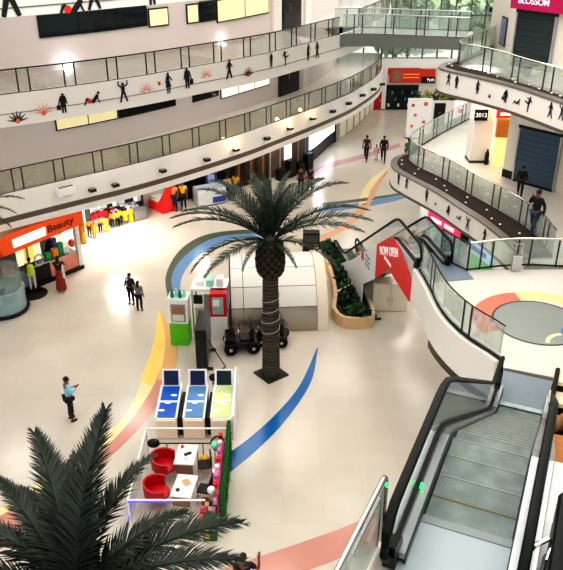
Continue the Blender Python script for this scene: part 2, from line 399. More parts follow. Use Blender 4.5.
railing(E1, .3, E1.len-.5, L1, 'long curved olive glass railing of the lower gallery above the shops', period=1.85)
sB = E2.hit(341, 36)[0]
railing(E2, .3, sB, L2, 'curved glass railing of the middle gallery over the printed dancers', period=1.7, h=.9, glass=GLASS_GY)
railing(E2, sB+2.6, E2.len-.3, L2, 'short glass railing beyond the footbridge on the window side', period=1.7)
railing(E3, .3, E3.len-.3, L3, 'railing of the top gallery over the uppermost printed fascia', period=1.8)

# ---- footbridge
bl = E2.pt(sB, 0); br = Vector((8.9, 39.3, 0))
BR = Path([(bl.x-.5, bl.y-.1), (bl.x+1.5, bl.y+.05), (6.5, 40.2), (9.6, 39.4)])
struct(MB().sweep(BR.p, [(0, L2), (2.6, L2), (2.6, L2-.45), (0, L2-.45)]).build('floor_bridge', SLABC), 'grey footbridge joining the two galleries')
struct(MB().sweep(BR.p, [(-.06, L2+.06), (0, L2+.06), (0, L2-.55), (-.06, L2-.55)]).build('trim_23', mat('bridge_beam', (128, 132, 128), .5)))
railing(BR, .6, BR.len-.2, L2, 'near side glass railing of the grey footbridge', glass=GLASS_GR, period=1.5, off=.1, post=DARK, hand=STEEL)
railing(BR, .6, BR.len-.2, L2, 'far side glass railing of the grey footbridge', glass=GLASS_GR, period=1.5, off=2.5, post=DARK, hand=STEEL)

# ---- galleries on the shutter side
def poly_floor(name, edge, close, z, th, m=FLOOR1):
    return struct(flat([(p.x, p.y) for p in edge]+close, z-th, z).build(name, m))
poly_floor('floor_lower_right', offset(RE1.p, .03), [(9.9, 22.36), (16, 22.36), (16, 48)], L1, .5)
poly_floor('floor_middle_right', offset(RE2.p, .03), [(19, 20), (19, 47)], L2, .5)
for P, z, hh, n in ((RE1, L1, .74, 24), (RE2, L2, .8, 27)):
    struct(MB().sweep(P.p, [(0, z+.1), (.12, z+.1), (.12, z-hh), (0, z-hh)]).build('trim_%d' % n, FASC), 'white fascia printed with dancers under a planting bed')
    struct(MB().sweep(P.p, [(-.03, z+.13), (.0, z+.13), (.0, z+.04), (-.03, z+.04)]).build('trim_%d' % (n+1), mat('grey_lip', (150, 146, 140), .3, .5)))
    struct(MB().sweep(P.p, [(-.03, z-hh), (.3, z-hh), (.3, z-hh-.11), (-.03, z-hh-.11)]).build('trim_%d' % (n+2), TAUPE))
def bed(E, Rl, e0, r0, z, label):
    n = 40; mb = MB(); vs = []
    for i in range(n+1):
        p, d, nn = E.at(e0+(E.len-e0-.2)*i/n); p = p+nn*.26; q = Rl.at(r0+(Rl.len-r0)*i/n)[0]
        for (u, h) in ((0, .02), (.08, .13), (.5, .17), (.9, .12), (.97, .02)): w_ = p.lerp(q, u); vs.append((w_.x, w_.y, z+h))
    for i in range(n): 
        for k in range(4): mb.f.append((i*5+k, i*5+k+1, i*5+k+6, i*5+k+5))
    mb.v = vs
    o = mb.build('planting_bed', SOIL); tag(o, label, 'planting bed')
    for k in range(14):                      # a few pale stones lying on the soil
        w_ = Vector(vs[(3+int(k*2.6))*5+1]).lerp(Vector(vs[(3+int(k*2.6))*5+3]), random.random())
        s_ = MB().ell((0, 0, 0), .05, .05, .03, 7, 5).build('stone', WHITE); s_.location = w_+Vector((0, 0, .055)); tag(s_, 'small pale stone lying on the '+label.replace('empty ', ''), 'stone', 'stones on the '+label.replace('empty ', ''))
    return o
def nearest(P, x, y, z):
    g = G(x, y, z); return min(((Vector((p.x, p.y, z))-g).length, s) for p, s in zip(P.p, P.s))[1]
bed(RE1, RR1, nearest(RE1, 398, 159, L1), nearest(RR1, 409, 156, L1), L1, 'empty dark brown planting bed along the lower gallery edge')
bed(RE2, RR2, nearest(RE2, 449, 65, L2), nearest(RR2, 457, 66, L2), L2, 'empty dark brown planting bed along the middle gallery edge')
for P, z, lab in ((RE1, L1, 'lower'), (RE2, L2, 'middle')):
    struct(MB().sweep(P.p, [(.0, z+.10), (.27, z+.10), (.27, z+.13), (.0, z+.13)]).build('trim_%d' % (40 if P is RE1 else 41), mat('lip_grey_brown', (112, 104, 98) if 1 else 0, .35)))
for P, z, lab in ((RR1, L1, 'lower'), (RR2, L2, 'middle')):
    railing(P, .05, P.len-.05, z, 'glass railing behind the brown planting bed of the %s gallery' % lab, glass=GLASS_GR, off=0, period=1.9, h=1.02, post=DARK, hand=CHROME)

# walls of the shutter side
def polywall(name, pts, z0, z1, th, m):
    return struct(MB().sweep([Vector((p[0], p[1], 0)) for p in pts], [(0, z0), (th, z0), (th, z1), (0, z1)]).build(name, m))
WR = [(10.1, 38.0), (9.75, 33.0), (11.0, 31.35), (13.6, 28.0), (15.5, 25.5)]
polywall('wall_middle_right', WR, L2, 16, .3, mat('wall_warm_white', (216, 212, 204), .6))
WR1 = [(9.75, 31.75), (10.05, 31.3), (11.4, 29.75), (13.6, 27.0), (15.8, 24.3)]
polywall('wall_lower_right', WR1, L1, L2-.5, .3, mat('wall_cream_white', (228, 220, 208), .6))
polywall('baseboard_right', [(WR1[0][0]-.0, WR1[0][1])]+WR1[1:2], L1, L1+.35, -.03, DARK)
def shutter(P0, P1, z0, z1, c, label, nm):
    d = (P1-P0).normalized(); n = Vector((-d.y, d.x, 0)); n = n if n.y < 0 else -n
    t = thing('roller_shutter', label, 'shutter', (P0.x, P0.y, z0))
    w = (P1-P0).length
    M = Matrix.Rotation(math.atan2(d.y, d.x), 4, 'Z')
    sl = MB(); k = int((z1-z0)/.11)
    for i in range(k):
        z = i*(z1-z0)/k; sl.box(.06, w-.06, -.07-.02*(i % 2 == 0), -.02, z, z+(z1-z0)/k-.006, M)
    sl.build('slat_curtain', mat(nm, c, .5, .2, var=.06), t)
    MB().box(0, .08, -.12, -.005, 0, z1-z0, M).build('guide_rail', STEEL, t); MB().box(w-.08, w, -.12, -.005, 0, z1-z0, M).build('guide_rail', STEEL, t)
    MB().box(.06, w-.06, -.12, -.02, 0, .09, M).build('bottom_bar', DARK, t)
    MB().box(0, w, -.14, -.005, z1-z0, z1-z0+.12, M).build('roller_box', DARK, t)
    return t, M, w
a = Vector((9.83, 32.9, 0)); b = Vector((11.0, 31.35, 0))
t, M, w = shutter(a, b, L2, L2+2.15, (44, 56, 56), 'dark green grey roller shutter closed under the magenta sign', 'shutter_dark')
a1 = Vector((10.09, 31.25, 0)); b1 = Vector((11.42, 29.73, 0))
t1, M1, w1 = shutter(a1, b1, L1, L1+2.35, (84, 104, 126), 'slate blue roller shutter closed on the lower gallery', 'shutter_blue')
# magenta sign
sg = thing('shop_sign', 'magenta sign board with pale letters above the dark shutter', 'sign', (9.75, 32.85, L2+2.3)); Mz = Matrix.Rotation(math.atan2(-1.55, 1.17), 4, 'Z')
MB().box(-.15, 3.2, -.28, -.18, 0, .62, Mz).build('board', mat('magenta', (170, 24, 84), .4, emit=.03), sg)
text('BLOSSOM', .34, mat('sign_pale', (250, 220, 230), .5, emit=.4), sg, Mz @ Vector((.95, -.29, .34)), Mz.to_3x3() @ Vector((1, 0, 0)), (0, 0, 1))
# white sign above the blue shutter
sg = thing('shop_sign', 'long white sign board with small coloured tiles over the blue shutter', 'sign', (10.05, 31.3, L1+2.5)); Mb = Matrix.Rotation(math.atan2(-1.52, 1.33), 4, 'Z')
MB().box(-.1, 3.6, -.2, -.17, 0, .62, Mb).build('board', WHITE, sg)
for k, c in enumerate([(88, 150, 170), (210, 170, 40), (120, 160, 60)]):
    MB().box(.62+k*.26, .80+k*.26, -.23, -.2, .32, .52, Mb).build('coloured_tile', mat('tile%d' % k, c, .5), sg)
MB().box(1.6, 2.7, -.22, -.2, .28, .38, Mb).build('lettering_strip', mat('grey_ink', (150, 154, 160), .5), sg)
# pillar, lit shop and things by it on the lower gallery
pc = G(470, 163, L1)
struct(MB().box(8.72, 9.6, 33.6, 34.5, L1, L2-.5).build('wall_pillar', WALLW)); struct(MB().box(8.70, 9.62, 33.58, 34.52, L1, L1+.12).build('baseboard_pillar', BROWN))
fe = thing('fire_extinguisher', 'black cylinder standing at the foot of the white pillar', 'extinguisher', (9.45, 33.42, L1))
MB().lathe([(.09, 0), (.1, .03), (.1, .5), (.06, .6), (.03, .62)]).build('body', BLACK, fe); MB().box(-.03, .03, -.05, .05, .62, .7).build('valve', DARK, fe)
sg = thing('hanging_sign', 'small dark number sign fixed above the white pillar front', 'sign', (8.95, 33.5, L1+2.02))
MB().box(-.28, .32, -.05, .0, 0, .5).build('board', BLACKG, sg); text('2012', .26, mat('sign_white', (230, 220, 220), .5, emit=.5), sg, (.02, -.06, .25), (1, 0, 0), (0, 0, 1))
sg = thing('shop_sign', 'red glowing sign over the orange lit shop', 'sign', (9.65, 33.3, L1+2.15))
MB().box(-.05, .75, -.06, 0, .05, .42).build('board', mat('red_glow', (230, 40, 30), .4, emit=1.2), sg); MB().box(.1, .6, -.08, -.06, .18, .28).build('light_strip', mat('lw', (255, 235, 220), .4, emit=2), sg)
ks = thing('shop_counter', 'orange lit wooden shop front with pale counter beside the pillar', 'counter', (10.05, 33.05, L1), rz=R(-8))
MB().box(-.42, .42, -.05, .3, 0, 1.35).build('counter', mat('lit_cream', (250, 214, 150), .4, emit=.55), ks)
MB().box(-.42, .42, 0, .3, 1.35, 2.2).build('upper_panel', mat('orange_wood', (200, 120, 52), .4, emit=.15), ks)
MB().box(.42, .5, -.1, .3, 0, 2.5).build('side_panel', WALLW, ks)
# ---- front platform with the circle inlay
SC_ = Path([(4.42, 22.35), (4.50, 21.7), (4.56, 20.9), (4.66, 19.3), (5.05, 17.95), (5.55, 17.1), (5.72, 16.75)], .25)
plat = [(p.x, p.y) for p in SC_.p]+[(5.78, 16.5), (6.95, 16.05), (7.1, 15.85), (6.1, 13.5), (6.1, 11.5), (16, 11.5), (16, 22.35), (9.9, 22.35), (6.05, 22.3), (5.55, 22.6)]
struct(flat(plat, L1-.45, L1).build('floor_platform', FLOOR1), 'pale marble platform with a round grey inlay')
struct(MB().sweep(SC_.p, [(0, L1+.04), (-.08, L1+.04), (-.08, L1-1.15), (0, L1-1.15)]).build('trim_30', FASC), 'white curved fascia of the platform')
struct(MB().sweep(SC_.sub(2.6, SC_.len), [(.02, L1-1.15), (-.1, L1-1.15), (-.1, L1-1.38), (.02, L1-1.38)]).build('trim_31', BROWN))
SR = Path([(p.x, p.y) for p in SC_.p], raw=True)
# S railing: path traverses away->near so the platform lies to the left (positive offset)
railing(SR, .15, SR.len-.05, L1, 'S shaped glass railing around the platform edge', glass=GLASS_GR, off=.12, period=2.3, gap=.36, h=1.05, post=DARK, hand=DARK, hr=.022, base_r=.055)
q = [G(449, 256, L1), G(467, 271, L1), G(500, 267, L1), G(530, 266, L1), G(563, 267, L1)]
NRail = Path([(q[1].x, q[1].y), (q[2].x, q[2].y), (q[3].x, q[3].y), (q[4].x+.6, q[4].y-.1)])
railing(NRail, 0, NRail.len, L1, 'chrome topped glass railing across the end of the lower planting bed', glass=GLASS_GR, off=0, period=1.5, h=1.0, post=DARK, hand=CHROME, hr=.035)
LR = Path([(5.45, 23.4), (5.7, 22.8), (q[1].x, q[1].y)])
railing(LR, 0, LR.len, L1, 'short glass railing beside the top landing of the ground floor escalator', glass=GLASS_GR, off=0, period=.9, h=1.0, post=DARK, hand=DARK, single=True)
bx = thing('control_post', 'chrome box post standing at the railing of the planting bed', 'post', G(513, 267, L1)+Vector((0, -.25, 0)))
MB().box(-.16, .16, -.1, .1, 0, .55).build('box', STEEL, bx, bev=.02); MB().tube([(-.13, 0, .55), (-.13, 0, .95), (.13, 0, .95), (.13, 0, .55)], .02).build('hoop', CHROME, bx)
# round inlay
def disc(c, r0, r1, a0, a1, z, n=48):
    mb = MB(); vs = []
    for i in range(n+1):
        t = R(a0+(a1-a0)*i/n); vs += [(c[0]+r0*math.cos(t), c[1]+r0*math.sin(t), z), (c[0]+r1*math.cos(t), c[1]+r1*math.sin(t), z)]
    return mb.add(vs, [(2*i, 2*i+1, 2*i+3, 2*i+2) for i in range(n)])
cc = (7.42, 18.85)
struct(disc(cc, 0, 1.24, 0, 360, L1+.006).build('trim_32', inl('inlay_grey', (150, 156, 152)))); struct(disc(cc, 1.24, 1.30, 0, 360, L1+.008).build('trim_33', inl('inlay_dark', (78, 82, 80))))
struct(disc(cc, 1.30, 1.85, 95, 200, L1+.004).build('trim_34', inl('inlay_salmon', (222, 130, 112)))); struct(disc((7.6, 18.6), 1.62, 2.15, 20, 100, L1+.003).build('trim_35', inl('inlay_sand', (240, 214, 160))))
struct(disc((7.9, 17.6), .5, .62, 60, 170, L1+.009).build('trim_36', inl('inlay_cream', (236, 220, 180)))); struct(disc((8.3, 18.2), .2, .42, 60, 200, L1+.010).build('trim_37', inl('inlay_blue_small', (110, 140, 180))))

# ------------------------------------------------------------------ far end: curtain wall
YW = 61.9
struct(MB().box(3, 18, YW, YW+.3, 3.4, 4.1).build('trim_38', FASC)); 
wf = struct(MB().box(5.5, 13.4, YW+.05, YW+.17, 4.1, 4.2).build('window_20', STEEL), 'tall glazed curtain wall at the end of the atrium')
MB().box(3.5, 17.5, YW+.09, YW+.11, 4.1, 17.5).build('pane', GLASS_WIN, wf)
mu = MB()
x = 4.2
while x < 17.5: mu.box(x-.05, x+.05, YW, YW+.2, 4.1, 17.5); x += 1.18
mu.build('window_frame', mat('mullion_grey', (92, 102, 98), .4), wf)
tr = MB()
for z in (7.4, 10.3, 13.6): tr.box(3.5, 17.5, YW, YW+.2, z-.05, z+.05)
tr.build('window_frame', mat('mullion_grey', (92, 102, 98)), wf)
struct(MB().box(3, 18, YW-.02, YW+.3, 0, .06).build('baseboard_far', DARK)); struct(MB().box(11.2, 18, YW, YW+.3, 0, 3.4).build('wall_far', mat('far_wall', (214, 206, 196), .6)))
fs = thing('storefront', 'dark glazed shop front at the far end under the red sign', 'shop front', (8.6, YW, 0))
MB().box(-.0, 2.6, .05, .15, 0, 2.0).build('glazing', mat('dark_shop_glass', (20, 34, 34), .1), fs)
for k in range(5): MB().box(k*.64-.03, k*.64+.03, 0, .1, 0, 2.05).build('frame_bar', DARK, fs)
for k in range(9):
    MB().box(.15+k*.27, .3+k*.27, .02, .05, .25+.5*((k*5) % 3), .5+.5*((k*5) % 3)).build('display', mat('disp%d' % (k % 3), [(190, 200, 205), (60, 120, 130), (70, 90, 150)][k % 3], .5, emit=.2), fs)
sg = thing('shop_sign', 'wide orange red sign board above the far glazed shop', 'sign', (8.75, YW-.1, 2.2))
MB().box(0, 3.7, 0, .1, 0, 1.1).build('board', mat('orange_red', (196, 58, 34), .5, emit=.1), sg); MB().box(.25, .95, -.03, 0, .12, .98).build('picture_panel', mat('greybrown', (150, 120, 100), .5, var=.4, scale=8), sg)
MB().box(2.6, 3.72, -.03, 0, .0, .5).build('black_panel', BLACK, sg); text('Pyth', .34, mat('sign_white', (230, 220, 220)), sg, (3.35, -.04, .26), (1, 0, 0), (0, 0, 1))
for z in (.66, .4): MB().box(1.1, 2.4, -.02, 0, z, z+.08).build('lettering_strip', mat('pale_orange', (240, 150, 90), .5, emit=.3), sg)
d = MB().box(7.62, 8.2, YW-.1, YW, 0, 1.5).build('door_4', mat('red_door', (176, 26, 34), .4)); struct(d, 'red door in the far corner of the atrium'); MB().box(8.05, 8.1, YW-.16, YW-.1, .7, .9).build('door_handle', STEEL, d)
struct(MB().box(5.5, 8.6, YW, YW+.3, 0, 3.4).build('wall_far_left', WALLW))
# gallery doors at the far end of the galleries
for k, (P, z, x, y) in enumerate([(W1, L1, 377, 52), (W2, L2, 386, 12)]):
    s = P.hit(x, y)[0]
    o = struct(MB().sweep(P.sub(s, s+1.3), [(-.08, z), (.02, z), (.02, z+2.2), (-.08, z+2.2)]).build('door_%d' % (5+k), mat('maroon_door', (92, 34, 30), .4)))
    MB().sweep(P.sub(s+.2, s+.26), [(-.14, z+.9), (-.09, z+.9), (-.09, z+1.15), (-.14, z+1.15)]).build('door_handle', STEEL, o)
# posters boards on the ground floor
def board(label, loc, w, h, m, marks, rz=0):
    t = thing('display_board', label, 'display board', loc, rz)
    MB().box(-w/2, w/2, -.06, .06, .05, h).build('panel', m, t, bev=.01); MB().box(-w/2-.03, w/2+.03, -.14, .14, 0, .05).build('base', DARK, t)
    for (x, z, s, c) in marks: MB().box(x-s/2, x+s/2, -.075, -.06, z-s/2, z+s/2).build('printed_spot', mat('spot%s' % str(c), c, .5), t)
    return t
board('tall white panel with small red prints standing on the ground floor', (9.9, 53.6, 0), 1.75, 2.9, WHITE, [(-.5, 2.4, .2, (210, 60, 50)), (.4, 2.5, .25, (216, 90, 70)), (-.3, 1.7, .2, (214, 120, 100)), (.35, 1.2, .2, (200, 80, 80)), (-.5, .9, .2, (220, 140, 60))])
board('black panel beside the tall white printed panel', (11.55, 54.6, 0), .8, 2.3, BLACK, [(0, 1.6, .12, (120, 120, 120))])
board('pink panel glowing as if sunlit near the far rail behind the gallery corner', (13.0, 54.4, 0), .9, 2.5, mat('pink_sunlit', (250, 214, 214), .5, emit=.5), [(0, 1.8, .3, (222, 60, 90))])  # emission puts sunlight into the panel colour
# row of plants on a wall top at the far end
LEAF = mat('leaf', (46, 92, 40), .5, var=.35, scale=5); LEAFD = mat('leaf_dark', (28, 56, 34), .45, var=.4, scale=7); LEAFY = mat('leaf_yellow', (150, 160, 60), .5, var=.4, scale=9)
def bush(name, m, parent, c, r, n, ls=.12):
    mb = MB()
    for i in range(n):
        d = Vector((random.gauss(0, 1), random.gauss(0, 1), abs(random.gauss(0, 1)))).normalized(); p = Vector(c)+Vector((d.x*r[0], d.y*r[1], d.z*r[2]))*random.uniform(.35, 1)
        a = Vector((random.gauss(0, 1), random.gauss(0, 1), random.gauss(.3, .6))).normalized()*ls; b = a.cross(d+Vector((.01, .02, .3))).normalized()*ls*.3
        mb.add([p-a*.5, p+b, p+a, p-b], [(0, 1, 2, 3)])
    return mb.build(name, m, parent)
pw = thing('plant_trough', 'long trough of yellow green plants at the far end of the ground floor', 'planter', (12.6, 57.0, 0))
MB().box(-2.6, 2.6, -.3, .3, 0, 2.0).build('trough', WALLW, pw)
for k in range(8): free(bush('shrub', LEAFY if k % 2 else LEAF, pw, (-2.3+k*.65, 0, 2.0), (.42, .35, .75), 70, .25), 'yellow green plant in the long trough at the far end', 'plant', 'plants in the far trough')
# lower part of the shutter side: ground floor shops under the gallery
GW = RE1.offs(1.5)
struct(MB().sweep(GW.p, [(0, 0), (.2, 0), (.2, L1-.5), (0, L1-.5)]).build('wall_ground_right', mat('shop_pale', (226, 226, 222), .5)))
def gsign(label, x0, x1, y0, z0, z1, m, extra=None):
    sa = GW.hit(x0, y0[0])[0]; sb = GW.hit(x1, y0[1])[0]; c = GW.pt((sa+sb)/2, z0)
    t = thing('shop_sign', label, 'sign', c)
    for (u0, u1, w0, w1, mm, nm, o) in [(0, 1, 0, 1, m, 'board', -.1)]+(extra or []):
        mb = MB().sweep(GW.sub(sa+(sb-sa)*u0, sa+(sb-sa)*u1), [(o-.06, z0+(z1-z0)*w0), (o, z0+(z1-z0)*w0), (o, z0+(z1-z0)*w1), (o-.06, z0+(z1-z0)*w1)])
        mb.v = [(v[0]-c.x, v[1]-c.y, v[2]-c.z) for v in mb.v]; mb.build(nm, mm, t)
    return t
PK = mat('pink_sign', (232, 48, 110), .4, emit=.7)
gsign('long hot pink lit sign of the ground floor shop beside the escalator', 431, 461, (215, 238), 2.35, 2.9, PK, [(.12, .45, .35, .65, mat('sign_white', (1, 1, 1)), 'lettering_strip', -.16), (.55, .85, .35, .65, mat('sign_white', (1, 1, 1)), 'lettering_strip', -.16)])
gsign('black sign panel at the end of the pink shop sign', 463, 470, (240, 247), 2.35, 2.85, BLACKG)
gsign('blue and white sign of the ground floor shop next to the landing', 473, 493, (250, 265), 2.2, 2.85, mat('blue_white', (150, 190, 226), .4, emit=.4), [(.1, .8, .3, .6, mat('deep_blue', (36, 70, 150), .5, emit=.2), 'lettering_strip', -.16)])
def gfront(label, x0, x1, y0, h, m, n):
    sa = GW.hit(x0, y0[0])[0]; sb = GW.hit(x1, y0[1])[0]; c = GW.pt((sa+sb)/2, 0)
    t = thing('storefront', label, 'shop front', c)
    def put(a, b, z0, z1, o, mm, nm):
        mb = MB().sweep(GW.sub(sa+(sb-sa)*a, sa+(sb-sa)*b), [(o-.05, z0), (o, z0), (o, z1), (o-.05, z1)]); mb.v = [(v[0]-c.x, v[1]-c.y, v[2]) for v in mb.v]; mb.build(nm, mm, t)
    put(0, 1, .1, h, -.02, m, 'glazing')
    for k in range(n+1): put(k/n*.985, k/n*.985+.015, 0, h, -.06, STEEL, 'frame_bar')
    return t
gfront('pale glazed shop front under the pink sign', 431, 462, (222, 245), 2.3, mat('pale_teal_glass', (176, 206, 204), .15, emit=.25, var=.4, scale=1.2), 4)
gfront('green lit shop window under the blue sign', 472, 492, (258, 272), 2.15, mat('green_lit', (60, 170, 80), .3, emit=.35, var=.5, scale=1.5), 2)

# ------------------------------------------------------------------ printed figures on the fascias
INK = mat('print_black', (22, 20, 22), .6); INKR = mat('print_red', (214, 52, 44), .6); INKO = mat('print_orange', (226, 120, 70), .6); INKP = mat('print_pink', (236, 170, 160), .6)
def seg(a, b, w0, w1):
    a = Vector(a); b = Vector(b); d = (b-a).normalized(); n = Vector((-d.y, d.x))
    return [a+n*w0, a-n*w0, b-n*w1, b+n*w1]
def ball(c, r, k=10): return [Vector((c[0]+r*math.cos(2*math.pi*i/k), c[1]+r*math.sin(2*math.pi*i/k))) for i in range(k)]
POSES = {
 'stand': [ball((0, .92), .08), seg((0, .86), (0, .5), .11, .09), seg((-.05, .5), (-.07, 0), .06, .04), seg((.05, .5), (.08, 0), .06, .04), seg((-.1, .82), (-.17, .48), .04, .03), seg((.1, .82), (.16, .48), .04, .03)],
 'case': [ball((.02, .93), .07), seg((0, .87), (0, .35), .14, .13), seg((-.05, .4), (-.07, 0), .06, .04), seg((.06, .4), (.09, 0), .06, .04), seg((-.12, .8), (-.25, .42), .04, .03), seg((-.25, .42), (-.25, .18), .11, .11), seg((.12, .8), (.2, .45), .04, .03)],
 'dance': [ball((0, .88), .075), seg((0, .8), (0, .5), .11, .08), seg((-.04, .5), (-.18, .02), .06, .04), seg((.04, .5), (.2, .02), .06, .04), seg((-.1, .78), (-.25, .86), .04, .03), seg((-.25, .86), (-.22, 1.05), .03, .03), seg((.1, .78), (.25, .84), .04, .03), seg((.25, .84), (.24, 1.05), .03, .03)],
 'walk': [ball((.02, .92), .075), seg((.01, .85), (0, .5), .1, .09), seg((0, .5), (-.2, .0), .07, .04), seg((0, .5), (.17, .02), .07, .04), seg((.05, .8), (.22, .58), .04, .03), seg((-.05, .8), (-.2, .56), .04, .03)],
 'skirt': [ball((0, .93), .075), seg((0, .87), (0, .6), .08, .07), seg((0, .62), (0, .3), .08, .17), seg((-.05, .3), (-.06, 0), .04, .03), seg((.05, .3), (.08, 0), .04, .03), seg((.08, .82), (.22, .6), .035, .03), seg((-.08, .82), (-.14, .5), .035, .03)],
 'kick': [ball((-.1, .9), .075), seg((-.08, .83), (0, .5), .1, .08), seg((0, .5), (.05, 0), .06, .04), seg((0, .52), (.38, .62), .06, .04), seg((-.1, .78), (-.32, .66), .04, .03), seg((-.04, .78), (.2, .86), .04, .03)],
 'lounge': [ball((.42, .62), .08), seg((.38, .52), (.05, .15), .09, .1), seg((.05, .15), (-.25, .4), .07, .05), seg((-.25, .4), (-.42, .05), .05, .04), seg((.3, .45), (.45, .1), .04, .03)],
 'legs': [seg((-.04, .5), (-.2, .0), .08, .06), seg((.04, .5), (.22, .0), .08, .06), seg((0, .95), (0, .5), .13, .1), ball((0, 1.05), .09), seg((-.1, .9), (-.3, .7), .05, .04), seg((.1, .9), (.3, .7), .05, .04)],
 'ball': [ball((0, .3), .22, 12), seg((-.1, .5), (-.22, .7), .04, .02), seg((.1, .5), (.2, .68), .04, .02)],
}
def burst(n, r): 
    return [seg((.16*math.cos(R(a)), .16*math.sin(R(a))+.1), (1.5*r*math.cos(R(a)), 1.5*r*math.sin(R(a))+.1), .08, .015) for a in [10+160*i/(n-1) for i in range(n)]]
def decal(P, x, y, hpx, pose, label, m=INK, core=None, flip=False, k=[0], off=-.02, wide=1.0):
    s, z = P.hit(x, y); s2, z2 = P.hit(x, y-hpx/2); s3, z3 = P.hit(x, y+hpx/2); h = abs(z2-z3)
    z3 = z-h/2
    c = P.pt(s, z3, off); t = None
    polys = burst(7, .55) if pose == 'burst' else POSES[pose]
    mb = MB(); f = -1 if flip else 1; kk = k[0]; k[0] += 1
    for i, pl in enumerate(polys):
        pts = [P.pt(s+f*q.x*h*wide, z3+q.y*h, off-.0004*i)-c for q in pl]
        mb.add(pts, [tuple(range(len(pts)))])
    o = mb.build('printed_figure' if pose != 'burst' else 'printed_flower', m); o.location = c
    tag(o, label, 'wall print')
    if core:
        mb = MB(); pts = [P.pt(s+q.x*h, z3+q.y*h, off-.006)-c for q in ball((0, .12) if pose == 'burst' else (-.12, .25), .2 if pose == 'burst' else .13)]
        mb.add(pts, [tuple(range(len(pts)))]).build('bloom', core, o)
    return o
mid = 'printed on the middle gallery fascia'
decal(E2, 17, 116, 13, 'burst', 'black spiky flower with orange centre '+mid, INK, INKO); decal(E2, 43, 108, 13, 'burst', 'pale orange spiky flower '+mid, INKP, INKO)
decal(E2, 63, 103, 20, 'case', 'black figure holding a bag between two spiky flowers '+mid); decal(E2, 91, 96, 19, 'lounge', 'black reclining figure with a red bloom '+mid, INK, INKR)
decal(E2, 123, 92, 21, 'dance', 'black dancer with both arms raised '+mid); decal(E2, 146, 87, 12, 'burst', 'faint pink spiky flower beside the arms raised dancer', INKP)
decal(E2, 159, 82, 8, 'ball', 'small red bud next to the skirted figure on the middle fascia', INKR); decal(E2, 168, 83, 21, 'skirt', 'black skirted figure '+mid)
decal(E2, 187, 78, 21, 'case', 'black figure carrying a suitcase by the lit upper windows on the middle fascia', flip=True); decal(E2, 206, 73, 11, 'burst', 'faint pink spiky flower beyond the suitcase figure', INKP)
decal(E2, 229, 69, 20, 'walk', 'black striding figure left of the red and black flower on the middle fascia'); decal(E2, 248, 71, 10, 'burst', 'red and black flower '+mid, INK, INKR)
decal(E2, 271, 60, 14, 'stand', 'black standing figure just beyond the red and black flower'); decal(E2, 285, 58, 16, 'kick', 'black kicking dancer on the middle fascia above the dark doorway')
decal(E2, 308, 52, 17, 'skirt', 'black skirted figure nearest the footbridge but one'); decal(E2, 317, 50, 17, 'walk', 'black walking figure nearest the footbridge', flip=True)
decal(E3, 8, -4, 42, 'legs', 'large black striding figure on the top gallery fascia in the corner of the view'); decal(E3, 70, 1, 33, 'lounge', 'black reclining figure with a red bloom on the top gallery fascia', INK, INKR); decal(E3, 93, -8, 36, 'walk', 'black striding figure beside the reclining one on the top fascia'); decal(E3, 151, -12, 34, 'stand', 'black standing figure farthest along the top fascia')
up = 'on the fascia above the blue shutter'
for x, y, h, p, l, f in [(449, 79, 13, 'walk', 'black walking figure at the rounded corner end '+up, 0), (457, 82, 13, 'stand', 'black standing figure second from the rounded corner '+up, 0), (478, 87, 14, 'skirt', 'black skirted figure third from the rounded corner '+up, 0), (490, 95, 7, 'ball', 'small dark bud '+up, 0),
    (506, 96, 14, 'case', 'black figure with a bag '+up, 0), (517, 100, 11, 'lounge', 'black reclining figure '+up, 0), (529, 104, 17, 'kick', 'black kicking dancer '+up, 1), (551, 110, 17, 'walk', 'black striding figure near the picture edge '+up, 1), (562, 113, 16, 'dance', 'black dancer at the picture edge '+up, 0)]:
    decal(RE2, x, y, h, p, l, flip=f)
lo = 'on the lower gallery fascia'
for x, y, h, p, l, f in [(399, 178, 13, 'stand', 'black standing figure nearest the rounded tip '+lo, 0), (407, 183, 12, 'walk', 'black walking figure second from the rounded tip '+lo, 0), (427, 195, 13, 'skirt', 'black skirted figure third from the rounded tip '+lo, 0), (436, 203, 6, 'ball', 'small dark bud '+lo, 0), (449, 210, 11, 'case', 'black figure with a bag '+lo, 0),
    (459, 216, 9, 'lounge', 'black reclining figure '+lo, 0), (468, 224, 14, 'dance', 'black dancer with raised arms '+lo, 0), (485, 236, 17, 'walk', 'black striding figure above the blue shop sign '+lo, 1), (493, 246, 16, 'stand', 'black standing figure closest to the chrome railing '+lo, 0)]:
    decal(RE1, x, y, h, p, l, flip=f)

# ------------------------------------------------------------------ floodlights on the plain fascia
LAMPS = [(64, 192, 'box', 0), (90, 189, 's', 0), (113, 184, 's', 0), (160, 170, 's', 0), (204, 159, 's', 0), (233, 149, 'w', 1), (264, 138, 's', 0), (287, 128, 'w', 1), (310, 118, 'w', 1), (330, 111, 's', 0), (346, 103, 's', 0), (360, 95, 's', 0), (371, 89, 's', 0), (380, 84, 's', 0)]
WHERE = ['large white floodlight box over the orange kiosk', 'small dark floodlight just after the large white one', 'dark floodlight above the crowd in yellow', 'dark floodlight above the red counter', 'dark floodlight above the white chest on the shop side', 'warm glowing floodlight first of three along the plain fascia', 'dark floodlight between the first two warm glowing ones', 'warm glowing floodlight in the middle of the three', 'warm glowing floodlight closest to the lit screen shop', 'dark floodlight just past the last warm glowing one', 'dark floodlight second past the last warm glowing one', 'dark floodlight third past the last warm glowing one', 'dark floodlight last but one toward the far window', 'dark floodlight nearest the far window']
